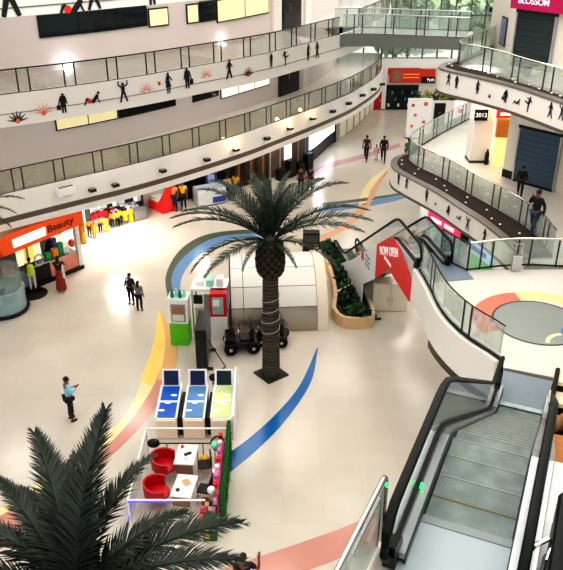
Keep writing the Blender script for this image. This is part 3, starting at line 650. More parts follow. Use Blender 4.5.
for (x, y, k, lit), lab in zip(LAMPS, WHERE):
    s, z = E1.hit(x, y); p, d, n = E1.at(s)
    t = thing('floodlight', lab+(' on the plain fascia' if 'fascia' not in lab else ''), 'floodlight', (p.x, p.y, z), math.atan2(d.y, d.x), 'floodlights along the plain white fascia')
    w = .40 if k == 'box' else .15
    MB().box(-w*1.0, w*1.0, -.36, -.1, -.06, .08 if k != 'box' else .3).build('housing', WHITE if k == 'box' else DARK, t, bev=.02)
    MB().box(-.03, .03, -.12, 0, -.12, .06).build('bracket', DARK, t)
    MB().box(-w*.85, w*.85, -.34, -.14, .08 if k != 'box' else .3, (.08 if k != 'box' else .3)+.015).build('lens', WARM if lit else mat('grey_lens', (130, 132, 130), .2), t)
    if lit:
        L = bpy.data.lights.new('flood', 'POINT'); L.energy = 14; L.color = (1, .66, .3); L.shadow_soft_size = .1
        o = bpy.data.objects.new('flood', L); COL.objects.link(o); q = E1.pt(s, z+.38, -.45); o.location = q

# ------------------------------------------------------------------ escalators
STEP = linesmat('step_tread', (88, 103, 101), (158, 173, 170), 38, .45, .2, 'X'); PLATE = mat('landing_plate', (176, 188, 194), .45, .25, var=.08, scale=4)
PLATE2 = linesmat('comb_plate', (160, 170, 172), (206, 214, 216), 20, .35, .4, 'X')
DECK = mat('deck_steel', (186, 192, 194), .25, .7, var=.25, scale=1.5)
YEL = mat('step_edge', (150, 156, 148), .5)
def escalator(label, top, d, zt, zb, s1, run, s2, glass, side_m, inner=.5, newel=1.35, step_m=None):
    d = Vector((d[0], d[1], 0)).normalized(); l = Vector((d.y, -d.x, 0))
    # local frame: x = lateral, y = along the descent
    t = thing('escalator', label, 'escalator', (top.x, top.y, 0), math.atan2(l.y, l.x))
    Lh = s1+run+s2; 
    def zz(s):
        r = .55
        if s <= s1: return zt
        if s >= s1+run: return zb
        return zt-(zt-zb)*(s-s1)/run
    def zc(s): return (zz(s-.25)+zz(s)+zz(s+.25))/3
    s = 0.0
    while s < Lh-.01:
        z = zc(s+.2)-.02
        st = MB().box(-inner+.01, inner-.01, s+.004, s+.398, z-.34, z).build('step', step_m or STEP, t)
        MB().box(-inner+.01, inner-.01, s+.375, s+.4, z, z+.004).build('edge_line', YEL if s > .2 else mat('edge_ochre', (124, 106, 52), .5), st)
        s += .4
    for (a, b, z) in ((-1.75, 0, zt), (Lh, Lh+1.6, zb)):
        MB().box(-inner-.12, inner+.12, a, b, z-.25, z+.012).build('landing_plate', PLATE if z == zt else mat('landing_plate_low', (128, 142, 152), .4, .25), t)
        MB().box(-inner-.12, inner+.12, (a if z == zt else b)-.05, (a if z == zt else b)+.05, z-.1, z+.016).build('plate_edge', BROWN, t)
    MB().box(-inner, inner, -.12, .0, zt+.012, zt+.02).build('comb', mat('comb_top', (140, 150, 150), .4, .3), t); MB().box(-inner, inner, Lh, Lh+.16, zb+.012, zb+.02).build('comb', PLATE2, t)
    ss = [-newel, -.6, 0, s1-.35, s1-.1, s1+.15, s1+.5, s1+run*.5, s1+run-.5, s1+run-.15, s1+run+.1, s1+run+.4, Lh, Lh+newel*.75]
    for sg in (-1, 1):
        xo = sg*(inner+.15); xe = inner+.24
        def strip(x0, x1, lo, hi, nm, m, s_from=0, s_to=None, smooth=False):
            q = ss[s_from:s_to]; mb = MB(); vs = []
            for s_ in q:
                z = zc(s_)
                vs += [(x0, s_, z+lo), (x1, s_, z+lo), (x1, s_, z+hi), (x0, s_, z+hi)]
            fs = []
            for i in range(len(q)-1):
                for j in range(4): fs.append((i*4+j, i*4+(j+1) % 4, (i+1)*4+(j+1) % 4, (i+1)*4+j))
            fs += [(3, 2, 1, 0), tuple(range((len(q)-1)*4, len(q)*4))]
            return mb.add(vs, fs).build(nm, m, t)
        xi = sg*(inner+.01)
        strip(sg*inner, sg*(inner+.015), -.3, .12, 'skirt_panel', DARK if False else mat('skirt_dark', (58, 64, 64), .3, .5))
        strip(sg*(inner+.015), sg*xe, .08, .16, 'deck', DECK)
        strip(xo-.006, xo+.006, .16, .88, 'glass_panel', glass)
        strip(sg*xe, sg*(xe+.04), -.75, .16, 'side_cladding', side_m)
        strip(xo-.035, xo+.035, .16, .23, 'glass_gasket', BLACK)
        # handrail loop
        hr = []
        for a in (250, 225, 200, 175, 150, 125, 100): hr.append((xo, -newel-.02+.36*math.cos(R(a)), zt+.55+.36*math.sin(R(a))))
        for s_ in ss[1:-1]: hr.append((xo, s_, zc(s_)+.91))
        e = Lh+newel*.75
        for a in (80, 55, 30, 5, -20, -45, -70): hr.append((xo, e+.36*math.cos(R(a)), zb+.55+.36*math.sin(R(a))))
        MB().tube(hr, .04, 8, sx=1.35).build('handrail', RUBBER, t)
        for (e_, zq, sn) in ((-newel, zt, -1), (e, zb, 1)):     # glass half-disc at each newel
            pts = [Vector((xo, e_+sn*.33*math.cos(R(a)), zq+.55+.33*math.sin(R(a)))) for a in range(-70, 91, 20)]
            MB().prism(pts+[Vector((xo, e_, zq+.2))], (-.006, 0, 0), (.006, 0, 0)).build('newel_glass', glass, t)
            MB().prism([Vector((0, e_-sn*.25, zq+.02)), Vector((0, e_+sn*.12, zq+.02)), Vector((0, e_+sn*.2, zq+.4)), Vector((0, e_-sn*.1, zq+.3))], (xo-.07, 0, 0), (xo+.07, 0, 0)).build('newel_cap', BLACK, t)
    # underside truss
    q = ss; vs = []
    for s_ in q:
        z = zc(s_); xe = inner+.24; vs += [(-xe, s_, z-.36), (xe, s_, z-.36), (xe, s_, z-.78), (-xe, s_, z-.78)]
    fs = []
    for i in range(len(q)-1):
        for j in range(4): fs.append((i*4+j, i*4+(j+1) % 4, (i+1)*4+(j+1) % 4, (i+1)*4+j))
    fs += [(3, 2, 1, 0), tuple(range((len(q)-1)*4, len(q)*4))]
    if zb > .5 or True: MB().add([(x, y, max(z, zb-.2 if zb > 1 else .005)) for x, y, z in vs], fs).build('truss', SLABC, t)
    return t, zc, Lh
es1, zc1, Lh1 = escalator('large foreground escalator running down to the platform with the round inlay', Vector((2.09, 6.27, 0)), (.398, .917), L2, L1, 1.5, 7.15, .5, GLASS_ESC, STEEL, newel=.8)
for sg in (-1,):
    MB().ell((-.61, .25, L2+.2), .03, .05, .03).build('green_lamp', mat('green_glow', (40, 230, 120), .4, emit=1.5), es1)
MB().box(.79, .99, -.75, 1.5, L2-.1, L2+.06).build('outer_deck', WHITE, es1)
# upper landing floor by the camera
struct(flat([(-.6, 2.4), (.42, 4.75), (1.0, 6.0), (1.35, 6.0), (1.0, 4.7), (2.3, 4.1), (3.05, 5.9), (6, 5.2), (6, 2.0), (-.6, 2.0)], L2-.4, L2-.02).build('floor_escalator_landing', FLOOR1))
# glass side barrier with chrome tube
bp = Path([(.12, 4.0), (.48, 4.78), (1.06, 6.0)], raw=True)
gb = thing('glass_barrier', 'chrome framed glass barrier beside the foreground escalator', 'railing', (0, 0, 0))
A = Vector((.0, 3.75, L2+.95)); B = Vector((1.1, 6.1, L2+.95)); dd = (B-A).normalized()
tub = [A, B-dd*.12]+[B-dd*.12+Vector((dd.x*.12*math.sin(R(a)), dd.y*.12*math.sin(R(a)), -.12+.12*math.cos(R(a)))) for a in (30, 60, 90)]+[Vector((B.x, B.y, L2+.0))]
MB().tube(tub, .03, 10).build('chrome_tube', CHROME, gb)
i2 = [A-dd*0+Vector((.0, 0, -.18))+dd*1.5, B-dd*.2+Vector((0, 0, -.18)), B-dd*.14+Vector((0, 0, -.3)), B-dd*.16+Vector((0, 0, -.9))]
MB().tube(i2, .016, 8).build('inner_tube', STEEL, gb)
nrm = Vector((-dd.y, dd.x, 0))*.006
MB().prism([A-Vector((0, 0, .08)), B-dd*.06-Vector((0, 0, .12)), B-dd*.06-Vector((0, 0, .92)), A-Vector((0, 0, .92))], -nrm, nrm).build('glass_panel', GLASS_GR, gb)
MB().box(-.02, .02, -.02, .02, 0, .9, Matrix.Translation(Vector((.62, 5.07, L2)))).build('post', STEEL, gb)
MB().ell((1.1, 6.02, L2+.86), .02, .03, .03).build('green_lamp', mat('green_glow', (0, 0, 0)), gb)
# ground-floor escalator
top2 = Vector((4.84, 23.55, 0)); d2 = (-.174, .985)
es2, zc2, Lh2 = escalator('escalator rising from the ground floor to the platform behind the red panel', top2, d2, L1, 0.0, 1.2, 7.0, .8, GLASS_CL, mat('clad_grey', (196, 198, 196), .4), inner=.38, newel=.95, step_m=mat('step_dark', (34, 40, 42), .5, .2))
# advertising cladding on the near side of that escalator
def lp(x, s, z): return Vector((x, s, z))
REDP = mat('red_print', (214, 34, 34), .45, emit=.08); WPAN = mat('white_print', (232, 234, 238), .4)
X0, X1 = -.74, -.69
ad = thing('advertising_hoarding', 'red and white advertising panel covering the escalator side', 'advertising panel', es2.location, es2.rotation_euler.z)
zt_ = lambda s: zc2(s)+.22
red = [lp(0, 2.75, zt_(2.75)), lp(0, 2.0, zt_(2.0)), lp(0, 1.35, zt_(1.35)), lp(0, .9, zt_(.9)+.02), lp(0, .3, L1+.1), lp(0, -.75, L1-.3), lp(0, -1.1, L1-.5), lp(0, -1.1, 3.4), lp(0, 1.25, 3.5), lp(0, 2.75, zt_(2.75)-1.45)]
MB().prism(red, (X0, 0, 0), (X1, 0, 0)).build('red_sheet', REDP, ad)
wh = [lp(0, 9.2, 0), lp(0, 9.2, .25), lp(0, 8.4, .3), lp(0, 6, zt_(6)), lp(0, 2.752, zt_(2.752)), lp(0, 2.752, zt_(2.752)-1.45), lp(0, 4.4, zt_(4.4)-1.45), lp(0, 4.4, 0)]
MB().prism(wh, (X0, 0, 0), (X1, 0, 0)).build('white_sheet', WPAN, ad)
sl = (0, -1, (L1)/7.55)
text('NOW OPEN', .46, mat('ad_white', (255, 255, 255), .5, emit=.1), ad, (X0-.01, 1.32, 4.14), (0, -1, .4), (0, .0, 1), sx=.86)
text('in store', .2, mat('ad_white', (255, 255, 255)), ad, (X0-.01, 1.75, 3.68), (0, -1, .22), (0, 0, 1), sx=1.1) if False else MB().box(X0-.012, X0, .95, 1.75, 3.68, 3.8).build('lettering_strip', mat('ad_white', (255, 255, 255)), ad)
MB().prism([lp(0, 4.75, 2.35), lp(0, 4.5, 2.85), lp(0, 4.3, 2.4), lp(0, 4.45, 2.35), lp(0, 4.52, 2.6), lp(0, 4.6, 2.3)], (X0-.012, 0, 0), (X0, 0, 0)).build('logo', mat('red_ink', (206, 30, 60), .5), ad)
for k in range(3): MB().box(X0-.012, X0, 3.5, 4.1, 2.75-k*.2, 2.84-k*.2).build('lettering_strip', mat('grey_ink', (150, 154, 160)), ad)
MB().box(-.45, 1.0, -2.15, .0, L1+.014, L1+.022).build('landing_mat', mat('plate_blue', (132, 146, 160), .4, .2), es2)
# cabinet under the escalator
cb = thing('cabinet', 'cream two door cabinet under the red and white escalator panel', 'cabinet', (4.55, 27.7, 0), R(-4))
MB().box(-.72, .72, .04, .7, 0, 1.3).build('carcass', CREAMST, cb)
for k in (-1, 1):
    dr = MB().box(min(0, k*.7)+.01, max(0, k*.7)-.01, 0, .04, .04, 1.28).build('door', mat('cream_door', (240, 230, 214), .4), cb, bev=.006)
    MB().box(k*.08-.012, k*.08+.012, -.03, 0, .5, .66).build('handle', STEEL, dr)
for k, (dx, dy, lab) in enumerate([(-.5, -.55, 'black rod lying on the floor before the cream cabinet, nearer the cabinet'), (-.35, -.8, 'black rod lying on the floor before the cream cabinet, farther from the cabinet')]):
    o = MB().box(-.28, .28, -.05, .05, 0, .06).build('floor_rod', BLACK); o.location = (4.2+dx, 27.8+dy, .0); o.rotation_euler = (0, 0, R(8+k*6)); tag(o, lab, 'rod')

# ------------------------------------------------------------------ planter beside the escalator
pl = thing('planter', 'long curved sandstone planter with dark leafy plants by the escalator', 'planter', (0, 0, 0))
PO = smooth(gp([(316, 252), (322, 262), (331, 275), (337, 300), (336, 318), (345, 326), (360, 327), (370, 326)]), .25)
PI = smooth(gp([(333, 249), (340, 260), (347, 273), (355, 287), (362, 299), (367, 309), (370, 317), (371, 324)]), .25)
poly = PO+PI[::-1]
MB().sweep(PO, [(0, 0), (-.16, 0), (-.16, .48), (0, .48)]).build('outer_wall', STONE, pl); MB().sweep(PI, [(0, 0), (.14, 0), (.14, .5), (0, .5)]).build('inner_wall', CREAMST, pl)
n = 14; A_ = Path([(p.x, p.y) for p in PO], raw=True); B_ = Path([(p.x, p.y) for p in PI], raw=True)
vs = []
for i in range(n+1):
    for P_ in (A_, B_):
        q = P_.at(P_.len*i/n)[0]; vs.append((q.x, q.y, .36))
MB().add(vs, [(2*i, 2*i+1, 2*i+3, 2*i+2) for i in range(n)]).build('soil', SOIL, pl)
for i in range(11):
    u = .04+.09*i
    a = A_.at(A_.len*min(u, .99))[0]; b = B_.at(B_.len*min(u, .99))[0]
    for v in (.3, .62):
        c = a.lerp(b, v); free(bush('shrub', LEAFD if (i+int(v*10)) % 3 else LEAF, pl, (c.x, c.y, .36), (.27, .27, .34), 90, .2), 'dark green leafy shrub planted in the curved sandstone planter', 'shrub', 'shrubs in the curved planter')
q = A_.at(A_.len*.62)[0]; r_ = B_.at(B_.len*.62)[0]
MB().tube([(q.x, q.y, .48), (r_.x, r_.y, .5)], .07, 6).build('cross_bar', CREAMST, pl)

# ------------------------------------------------------------------ barrel shaped kiosk shell behind the palm
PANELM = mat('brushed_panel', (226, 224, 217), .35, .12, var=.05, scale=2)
br_ = thing('barrel_shelter', 'half barrel shelter of pale metal sheets behind the palm trunk', 'shelter', (-.2, 28.3, 0), R(4))
rad = 2.25
def arc_sheet(x0, x1, a0, a1, r, th, n=10):
    mb = MB(); vs = []
    for i in range(n+1):
        t = R(a0+(a1-a0)*i/n)
        for rr, xx in ((r, x0), (r, x1), (r-th, x1), (r-th, x0)): vs.append((xx, -rr*math.cos(t), rr*math.sin(t)))
    fs = []
    for i in range(n):
        for j in range(4): fs.append((i*4+j, i*4+(j+1) % 4, (i+1)*4+(j+1) % 4, (i+1)*4+j))
    fs += [(3, 2, 1, 0), tuple(range(n*4, n*4+4))]; mb.add(vs, fs); mb.smooth = True; return mb
xs = [-1.95, -1.45, -.05, 1.5]
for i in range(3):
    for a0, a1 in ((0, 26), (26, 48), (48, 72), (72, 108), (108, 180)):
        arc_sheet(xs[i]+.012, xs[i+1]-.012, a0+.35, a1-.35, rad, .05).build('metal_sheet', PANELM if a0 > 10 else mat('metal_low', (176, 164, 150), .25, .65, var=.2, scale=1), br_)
arc_sheet(-2.0, 1.55, 0, 180, rad-.06, .03, 20).build('inner_shell', mat('seam_dark', (70, 66, 60), .6), br_)
arc_sheet(1.5, 1.92, 0, 180, rad+.06, .14, 24).build('end_ring', CREAMST, br_)
MB().prism([Vector((0, -rad*.97*math.cos(R(a)), rad*.97*math.sin(R(a)))) for a in range(0, 181, 10)], (1.45, 0, 0), (1.49, 0, 0)).build('end_wall', CREAMST, br_)
MB().prism([Vector((0, -rad*.97*math.cos(R(a)), rad*.97*math.sin(R(a)))) for a in range(0, 181, 10)], (-1.93, 0, 0), (-1.89, 0, 0)).build('end_wall', mat('end_glass', (190, 192, 186), .3), br_)

bs = thing('black_stand', 'black box shaped stand on the floor behind the half barrel shelter', 'stand', (1.45, 33.6, 0))
MB().box(-.4, .4, -.25, .25, .1, 1.15).build('body', BLACK, bs, bev=.01); MB().box(-.34, .34, -.27, -.25, .65, 1.05).build('front_panel', mat('stand_grey', (70, 72, 74), .3), bs); MB().box(-.4, .4, -.27, -.25, .55, .58).build('shelf_edge', STEEL, bs); MB().box(-.42, .42, -.27, .27, 0, .1).build('plinth', DARK, bs)
# ------------------------------------------------------------------ palms
def frond(L, a0, bend, n, ll, lw, twist=0.):
    mb = MB(); pts = []; p = Vector((0, 0, 0)); a = a0; N = 18
    for i in range(N+1):
        pts.append(p.copy()); u = i/N; a = a0-bend*u**1.3; p = p+Vector((math.cos(R(a)), 0, math.sin(R(a))))*L/N
    mb.tube(pts, [.045*(1-.85*i/N) for i in range(N+1)], 5)
    for i in range(n):
        u = .08+.92*i/(n-1); k = u*N; j = min(N-1, int(k)); q = pts[j].lerp(pts[j+1], k-j); d = (pts[j+1]-pts[j]).normalized()
        up = Vector((0, 1, 0)).cross(d)*-1
        le = ll*(math.sin(math.pi*min(1, .12+u*.8))**.6)*(1.05-.45*u)*random.uniform(.88, 1.1)
        for sgn in (-1, 1):
            v = (d*(.75+.5*u)+Vector((0, sgn, 0))*(1.0-.35*u)+up*random.uniform(.05, .5)).normalized()
            w = d*lw*.5; tip = q+v*le+Vector((0, 0, -.16*le*random.uniform(.3, 1.2))); m_ = q+v*le*.5+up*.02
            mb.add([q-w, q+w, m_+w*1.3, tip, m_-w*1.3], [(0, 1, 2, 4), (4, 2, 3)])
    return mb
FR1 = mat('palm_leaf', (46, 60, 46), .42, var=.6, scale=3.0); FR2 = mat('palm_leaf_near', (44, 54, 44), .42, var=.6, scale=2.0)
def palm(label, loc, H_, fronds, trunk_r, bulge, meshes):
    t = thing('palm_tree', label, 'palm tree', loc)
    TR = linesmat('palm_trunk', (62, 57, 46), (92, 85, 70), 2.2, .8, 0, 'Z')
    prof = []
    z = 0.
    while z < H_-bulge:
        prof += [(trunk_r*(1.12-.25*z/H_), z), (trunk_r*(1.0-.25*z/H_), z+.09)]; z += .11
    MB().lathe(prof, k=14).build('trunk', TR, t, smooth=False)
    # pineapple of cut leaf bases
    bl = MB(); bl.lathe([(trunk_r*.8, H_-bulge-.05), (trunk_r*1.12, H_-bulge+.22), (trunk_r*1.36, H_-bulge+.65), (trunk_r*1.25, H_-.35), (trunk_r*.7, H_+.1), (.06, H_+.25)], k=14); 
    for r_ in range(8):
        for k in range(11):
            a = 2*math.pi*(k+.5*(r_ % 2))/11; zb_ = H_-bulge+.08+r_*bulge*.11; rr = trunk_r*(1.06+.24*math.sin(math.pi*min(1, (r_+1)/7)))
            M_ = Matrix.Translation((rr*math.cos(a), rr*math.sin(a), zb_)) @ Matrix.Rotation(a, 4, 'Z') @ Matrix.Rotation(R(28), 4, 'Y')
            bl.box(-.03, .05, -.07, .07, 0, .2, M_)
    bl.build('leaf_bases', mat('leaf_base', (62, 58, 44), .8, var=.4, scale=9), t, smooth=False)
    for (az, mi, sc) in fronds:
        o = mesh_obj('frond', meshes[mi], t); o.location = (0, 0, H_-.02); o.rotation_euler = (R(random.uniform(-12, 12)), 0, R(az)); o.scale = (sc, sc, sc)
    return t
def fmesh(args, m):
    o = frond(*args).build('frond_shape', m); me = o.data; bpy.data.objects.remove(o); return me
FM = [fmesh(a, FR1) for a in [(3.5, 38, 62, 70, .62, .036), (3.4, 55, 70, 70, .6, .036), (3.1, 72, 50, 66, .6, .036), (2.9, 84, 30, 62, .55, .036), (3.2, 18, 70, 66, .55, .036)]]
fl = [(178, 0, 1), (165, 0, .95), (190, 0, .95), (152, 1, .95), (205, 4, .95), (222, 4, .9), (140, 1, 1), (0, 0, 1.02), (12, 0, 1.05), (-14, 0, .95), (28, 1, 1.05), (-30, 4, .85), (45, 1, 1), (70, 1, .85), (110, 1, .88), (90, 2, .72), (60, 2, .82), (125, 2, .85), (20, 2, .9), (160, 2, .9), (75, 3, .7), (112, 3, .78), (200, 3, .7), (330, 3, .75), (270, 3, .6), (240, 4, .6), (300, 4, .55)]
palm('tall potted palm rising in front of the half barrel shelter', (-.38, 23.0, 0), 5.35, fl, .30, 1.3, FM)
pb = MB().box(-.46, .46, -.46, .46, 0, .05).build('palm_base_plate', mat('green_black', (36, 44, 36), .7)); pb.location = (-.38, 23.0, 0); pb.rotation_euler = (0, 0, R(38)); tag(pb, 'dark square base plate on the floor under the tall palm trunk', 'base plate')
# rope light around the trunk
hel = [(-.38+.32*math.cos(R(a)), 23.0+.32*math.sin(R(a)), 1.6+a/360*.42) for a in range(0, 1500, 20)]
o = MB().tube(hel, .012, 5).build('light_cable', mat('cable_grey', (190, 190, 184), .5)); tag(o, 'pale cable wound around the tall palm trunk', 'cable')
FM2 = [fmesh(a, FR2) for a in [(2.75, 60, 55, 84, .7, .042), (2.9, 70, 40, 84, .72, .042), (2.9, 36, 56, 84, .7, .042), (2.6, 50, 70, 78, .66, .042)]]
fl2 = [(123, 0, 1.1), (134, 3, .95), (78, 1, 1.08), (68, 1, .98), (92, 0, .9), (50, 0, .95), (22, 2, 1.05), (6, 2, 1.0), (-18, 2, .95), (-45, 2, .9), (160, 2, 1.0), (185, 2, .95), (215, 2, .9), (250, 3, .9), (285, 3, .9), (320, 3, .85), (36, 3, .9), (140, 0, .9), (175, 0, .8), (300, 1, .7)]
palm('near palm with large dark fronds filling the corner in front of the red chair stall', (-3.35, 8.55, 0), 5.35, fl2, .34, 1.2, FM2)
palm('palm at the picture edge whose frond tips show in front of the orange kiosk sign', (-12.11, 26.88, 0), 4.75, [(8, 0, .68), (-14, 4, .62), (28, 4, .62), (100, 1, .5), (160, 0, .5), (230, 0, .5), (290, 0, .45), (60, 0, .45)], .26, .9, FM)


# ------------------------------------------------------------------ people
def skinned(name, V, Ed, m, parent, levels=1):
    me = bpy.data.meshes.new(name); me.from_pydata([v[0] for v in V], Ed, []); me.update()
    o = bpy.data.objects.new(name, me); COL.objects.link(o)
    o.modifiers.new('Skin', 'SKIN')
    for i, v in enumerate(V):
        r = v[1]; r = r if isinstance(r, tuple) else (r, r)
        me.skin_vertices[0].data[i].radius = r; me.skin_vertices[0].data[i].use_root = (i == 0)
    sb = o.modifiers.new('Sub', 'SUBSURF'); sb.levels = levels; sb.render_levels = levels
    dg = bpy.context.evaluated_depsgraph_get(); ev = o.evaluated_get(dg); nm = bpy.data.meshes.new_from_object(ev)
    o.modifiers.clear(); o.data = nm; bpy.data.meshes.remove(me)
    nm.materials.clear(); nm.materials.append(m); nm.polygons.foreach_set('use_smooth', [True]*len(nm.polygons))
    if parent: o.parent = parent
    return o
mat('cloth_150_150_154', (120, 120, 124), .8, var=.9, scale=16)
CLOTH = {}
def cl(c):
    return mat('cloth_%d_%d_%d' % c, c, .8, var=.12, scale=12)
def person(label, loc, face, top, bottom, pose='stand', h=1.7, skirt=None, long_hair=False, sleeves='short', shoes=(30, 28, 28), vest=None, group=None, scarf=None, cat='person'):
    """face: heading in degrees (0 = towards +x). Built facing local +Y."""
    t = thing('person', label, cat, loc, R(face-90), group)
    k = h/1.7
    J = dict(pel=(0, 0, .95), sp=(0, 0, 1.12), ch=(0, 0, 1.32), nk=(0, .0, 1.46), h0=(0, .01, 1.54), h1=(0, .02, 1.62), h2=(0, .01, 1.69),
             sl=(-.17, 0, 1.41), sr=(.17, 0, 1.41), el=(-.23, -.02, 1.15), er=(.23, -.02, 1.15), wl=(-.24, .06, .91), wr=(.24, .06, .91),
             hl=(-.095, 0, .90), hr=(.095, 0, .90), kl=(-.105, .02, .49), kr=(.105, .02, .49), al=(-.11, -.02, .09), ar=(.11, -.02, .09))
    up = {}
    if pose == 'phone': up = dict(er=(.24, .03, 1.16), wr=(.12, .25, 1.28), el=(-.23, .03, 1.15), wl=(-.1, .25, 1.2))
    if pose == 'walk': up = dict(kl=(-.1, .2, .52), al=(-.1, .24, .1), kr=(.1, -.02, .5), ar=(.1, -.28, .16), el=(-.24, -.1, 1.16), wl=(-.24, -.12, .92), er=(.24, .06, 1.16), wr=(.22, .22, .98))
    if pose == 'walkphone': up = dict(kl=(-.1, .2, .52), al=(-.1, .24, .1), kr=(.1, -.02, .5), ar=(.1, -.28, .16), el=(-.24, -.1, 1.16), wl=(-.24, -.1, .92), er=(.27, .06, 1.2), wr=(.14, .14, 1.48))
    if pose == 'raise': up = dict(er=(.36, .04, 1.22), wr=(.36, .12, 1.5), el=(-.23, .02, 1.15), wl=(-.2, .2, 1.0))
    if pose == 'sit': up = dict(pel=(0, 0, .52), sp=(0, .02, .69), ch=(0, .04, .89), nk=(0, .06, 1.03), h0=(0, .07, 1.11), h1=(0, .08, 1.19), h2=(0, .07, 1.26), sl=(-.17, .03, .98), sr=(.17, .03, .98), el=(-.23, .08, .74), er=(.23, .08, .74), wl=(-.13, .28, .66), wr=(.13, .28, .66), hl=(-.095, .02, .5), hr=(.095, .02, .5), kl=(-.12, .42, .5), kr=(.12, .42, .5), al=(-.12, .42, .09), ar=(.12, .42, .09))
    if pose == 'reach': up = dict(er=(.22, .2, 1.2), wr=(.16, .42, 1.12), el=(-.22, .2, 1.2), wl=(-.16, .42, 1.1))
    if pose == 'bag': up = dict(er=(.25, .02, 1.17), wr=(.2, .2, 1.05))
    J.update(up)
    g = lambda n: tuple(Vector(J[n])*k)
    V = []; idx = {}; Ed = []
    def add(n, r, frm=None, p=None):
        idx[n] = len(V); V.append((p or g(n), tuple(x*k for x in r) if isinstance(r, tuple) else r*k))
        if frm: Ed.append((idx[frm], idx[n]))
    add('pel', (.15, .105)); add('sp', (.125, .09), 'pel'); add('ch', (.16, .105), 'sp'); add('nk', .052, 'ch'); add('h0', (.066, .08), 'nk'); add('h1', (.075, .092), 'h0'); add('h2', (.06, .075), 'h1')
    for sd in 'lr':
        add('s'+sd, .058, 'ch'); add('e'+sd, .042, 's'+sd); add('w'+sd, .028, 'e'+sd)
        d = (Vector(J['w'+sd])-Vector(J['e'+sd])).normalized(); sx = -1 if sd == 'l' else 1
        side = d.cross(Vector((0, 1, .2))).normalized(); nrm = side.cross(d)
        pw = (Vector(J['w'+sd])+d*.07)*k; add('p'+sd, (.034, .02), 'w'+sd, tuple(pw))
        for fi, (o_, ln) in enumerate([(-.027, .07), (-.009, .085), (.009, .08), (.027, .06)]):
            b = Vector(J['w'+sd])+d*.095+side*o_; add('f%s%d' % (sd, fi), .009, 'p'+sd, tuple(b*k)); add('g%s%d' % (sd, fi), .007, 'f%s%d' % (sd, fi), tuple((b+d*ln*.8+nrm*.02)*k))
        b = Vector(J['w'+sd])+d*.03+side*.035*sx; add('t'+sd, .010, 'w'+sd, tuple(b*k)); add('u'+sd, .008, 't'+sd, tuple((b+d*.04+side*.02*sx)*k))
        add('h'+sd, .085, 'pel'); add('k'+sd, .058, 'h'+sd); add('a'+sd, .038, 'k'+sd)
        toe = Vector(J['a'+sd])+Vector((0, .15, -.055)); add('o'+sd, (.036, .028), 'a'+sd, tuple(toe*k))
    skinned('body', V, Ed, SKIN_, t)
    # shirt
    V = []; idx = {}; Ed = []
    add('pel', (.175, .13)); add('sp', (.15, .115), 'pel'); add('ch', (.185, .128), 'sp')
    Ed2 = list(Ed)
    nk = (Vector(J['ch'])*.35+Vector(J['nk'])*.65)*k; add('c2', (.09, .08), 'ch', tuple(nk))
    for sd in 'lr':
        add('s'+sd, .078, 'ch')
        if sleeves == 'long': add('e'+sd, .06, 's'+sd); add('w'+sd, .042, 'e'+sd)
        else: add('q'+sd, .064, 's'+sd, tuple((Vector(J['s'+sd])*.35+Vector(J['e'+sd])*.65)*k))
    skinned('shirt', V, Ed, cl(top), t)
    # trousers or skirt
    if skirt:
        p = Vector(J['pel'])*k; z0 = skirt*k
        MB().lathe([(.22*k, z0), (.24*k, z0+.01), (.2*k, (z0+p.z)/2), (.165*k, p.z+.02), (.13*k, p.z+.12)], k=14).build('skirt', cl(bottom), t)
    else:
        V = []; idx = {}; Ed = []
        pz = Vector(J['pel'])*k
        add('pel', (.165, .12), None, tuple(pz))
        for sd in 'lr': add('h'+sd, .1, 'pel'); add('k'+sd, .074, 'h'+sd); add('a'+sd, .056, 'k'+sd, tuple((Vector(J['a'+sd])+Vector((0, 0, .03)))*k))
        skinned('trousers', V, Ed, cl(bottom), t)
    for sd in 'lr':
        a = Vector(J['a'+sd])*k
        MB().ell((a.x, a.y+.06*k, max(.045*k, a.z-.045*k)), .048*k, .13*k, .045*k, 10, 6).build('shoe', cl(shoes), t)
    hd = Vector(J['h1'])*k
    hb = MB().ell((hd.x, hd.y-.018*k, hd.z+.03*k), .088*k, .098*k, .09*k, 12, 8)
    if long_hair: hb.ell((hd.x, hd.y-.075*k, hd.z-.12*k), .085*k, .045*k, .2*k, 10, 7)
    hb.build('hair', HAIR, t)
    fb = MB()
    for sx in (-1, 1): fb.ell((hd.x+sx*.03*k, hd.y+.088*k, hd.z-.0*k), .012*k, .008*k, .008*k, 6, 4)
    fb.build('eyes', BLACK, t)
    MB().ell((hd.x, hd.y+.097*k, hd.z-.03*k), .012*k, .018*k, .022*k, 6, 4).build('nose', SKIN_, t)
    MB().ell((hd.x, hd.y+.087*k, hd.z-.065*k), .024*k, .008*k, .007*k, 6, 4).build('mouth', mat('lips', (120, 60, 54), .5), t)
    if vest: MB().lathe([(.19*k, .86*k), (.19*k, 1.0*k), (.165*k, 1.15*k), (.185*k, 1.3*k), (.15*k, 1.4*k), (.1*k, 1.43*k)], k=14).build('vest', cl(vest), t)
    if scarf: MB().tube([(0.1*k, .09*k, 1.42*k), (.16*k, -.02*k, 1.3*k), (.19*k, -.06*k, 1.0*k), (.2*k, -.06*k, .7*k)], [.05, .06, .07, .07]).build('scarf', cl(scarf), t)
    return t
def gl(x, y, z=0):
    p = G(x, y, z); return (p.x, p.y, z)
person('person in a light blue shirt alone on the open floor looking at a phone', gl(72, 420), 35, (150, 200, 222), (30, 32, 38), 'phone', 1.7, sleeves='long')
person('person in dark clothes with a white strap, beside the patterned top', gl(132, 304), 250, (34, 34, 40), (24, 24, 30), 'bag', 1.45, scarf=(226, 226, 226), sleeves='long')
person('person with long hair in a black and white patterned top', gl(140, 311), 80, (150, 150, 154), (16, 16, 20), 'stand', 1.4, long_hair=True)
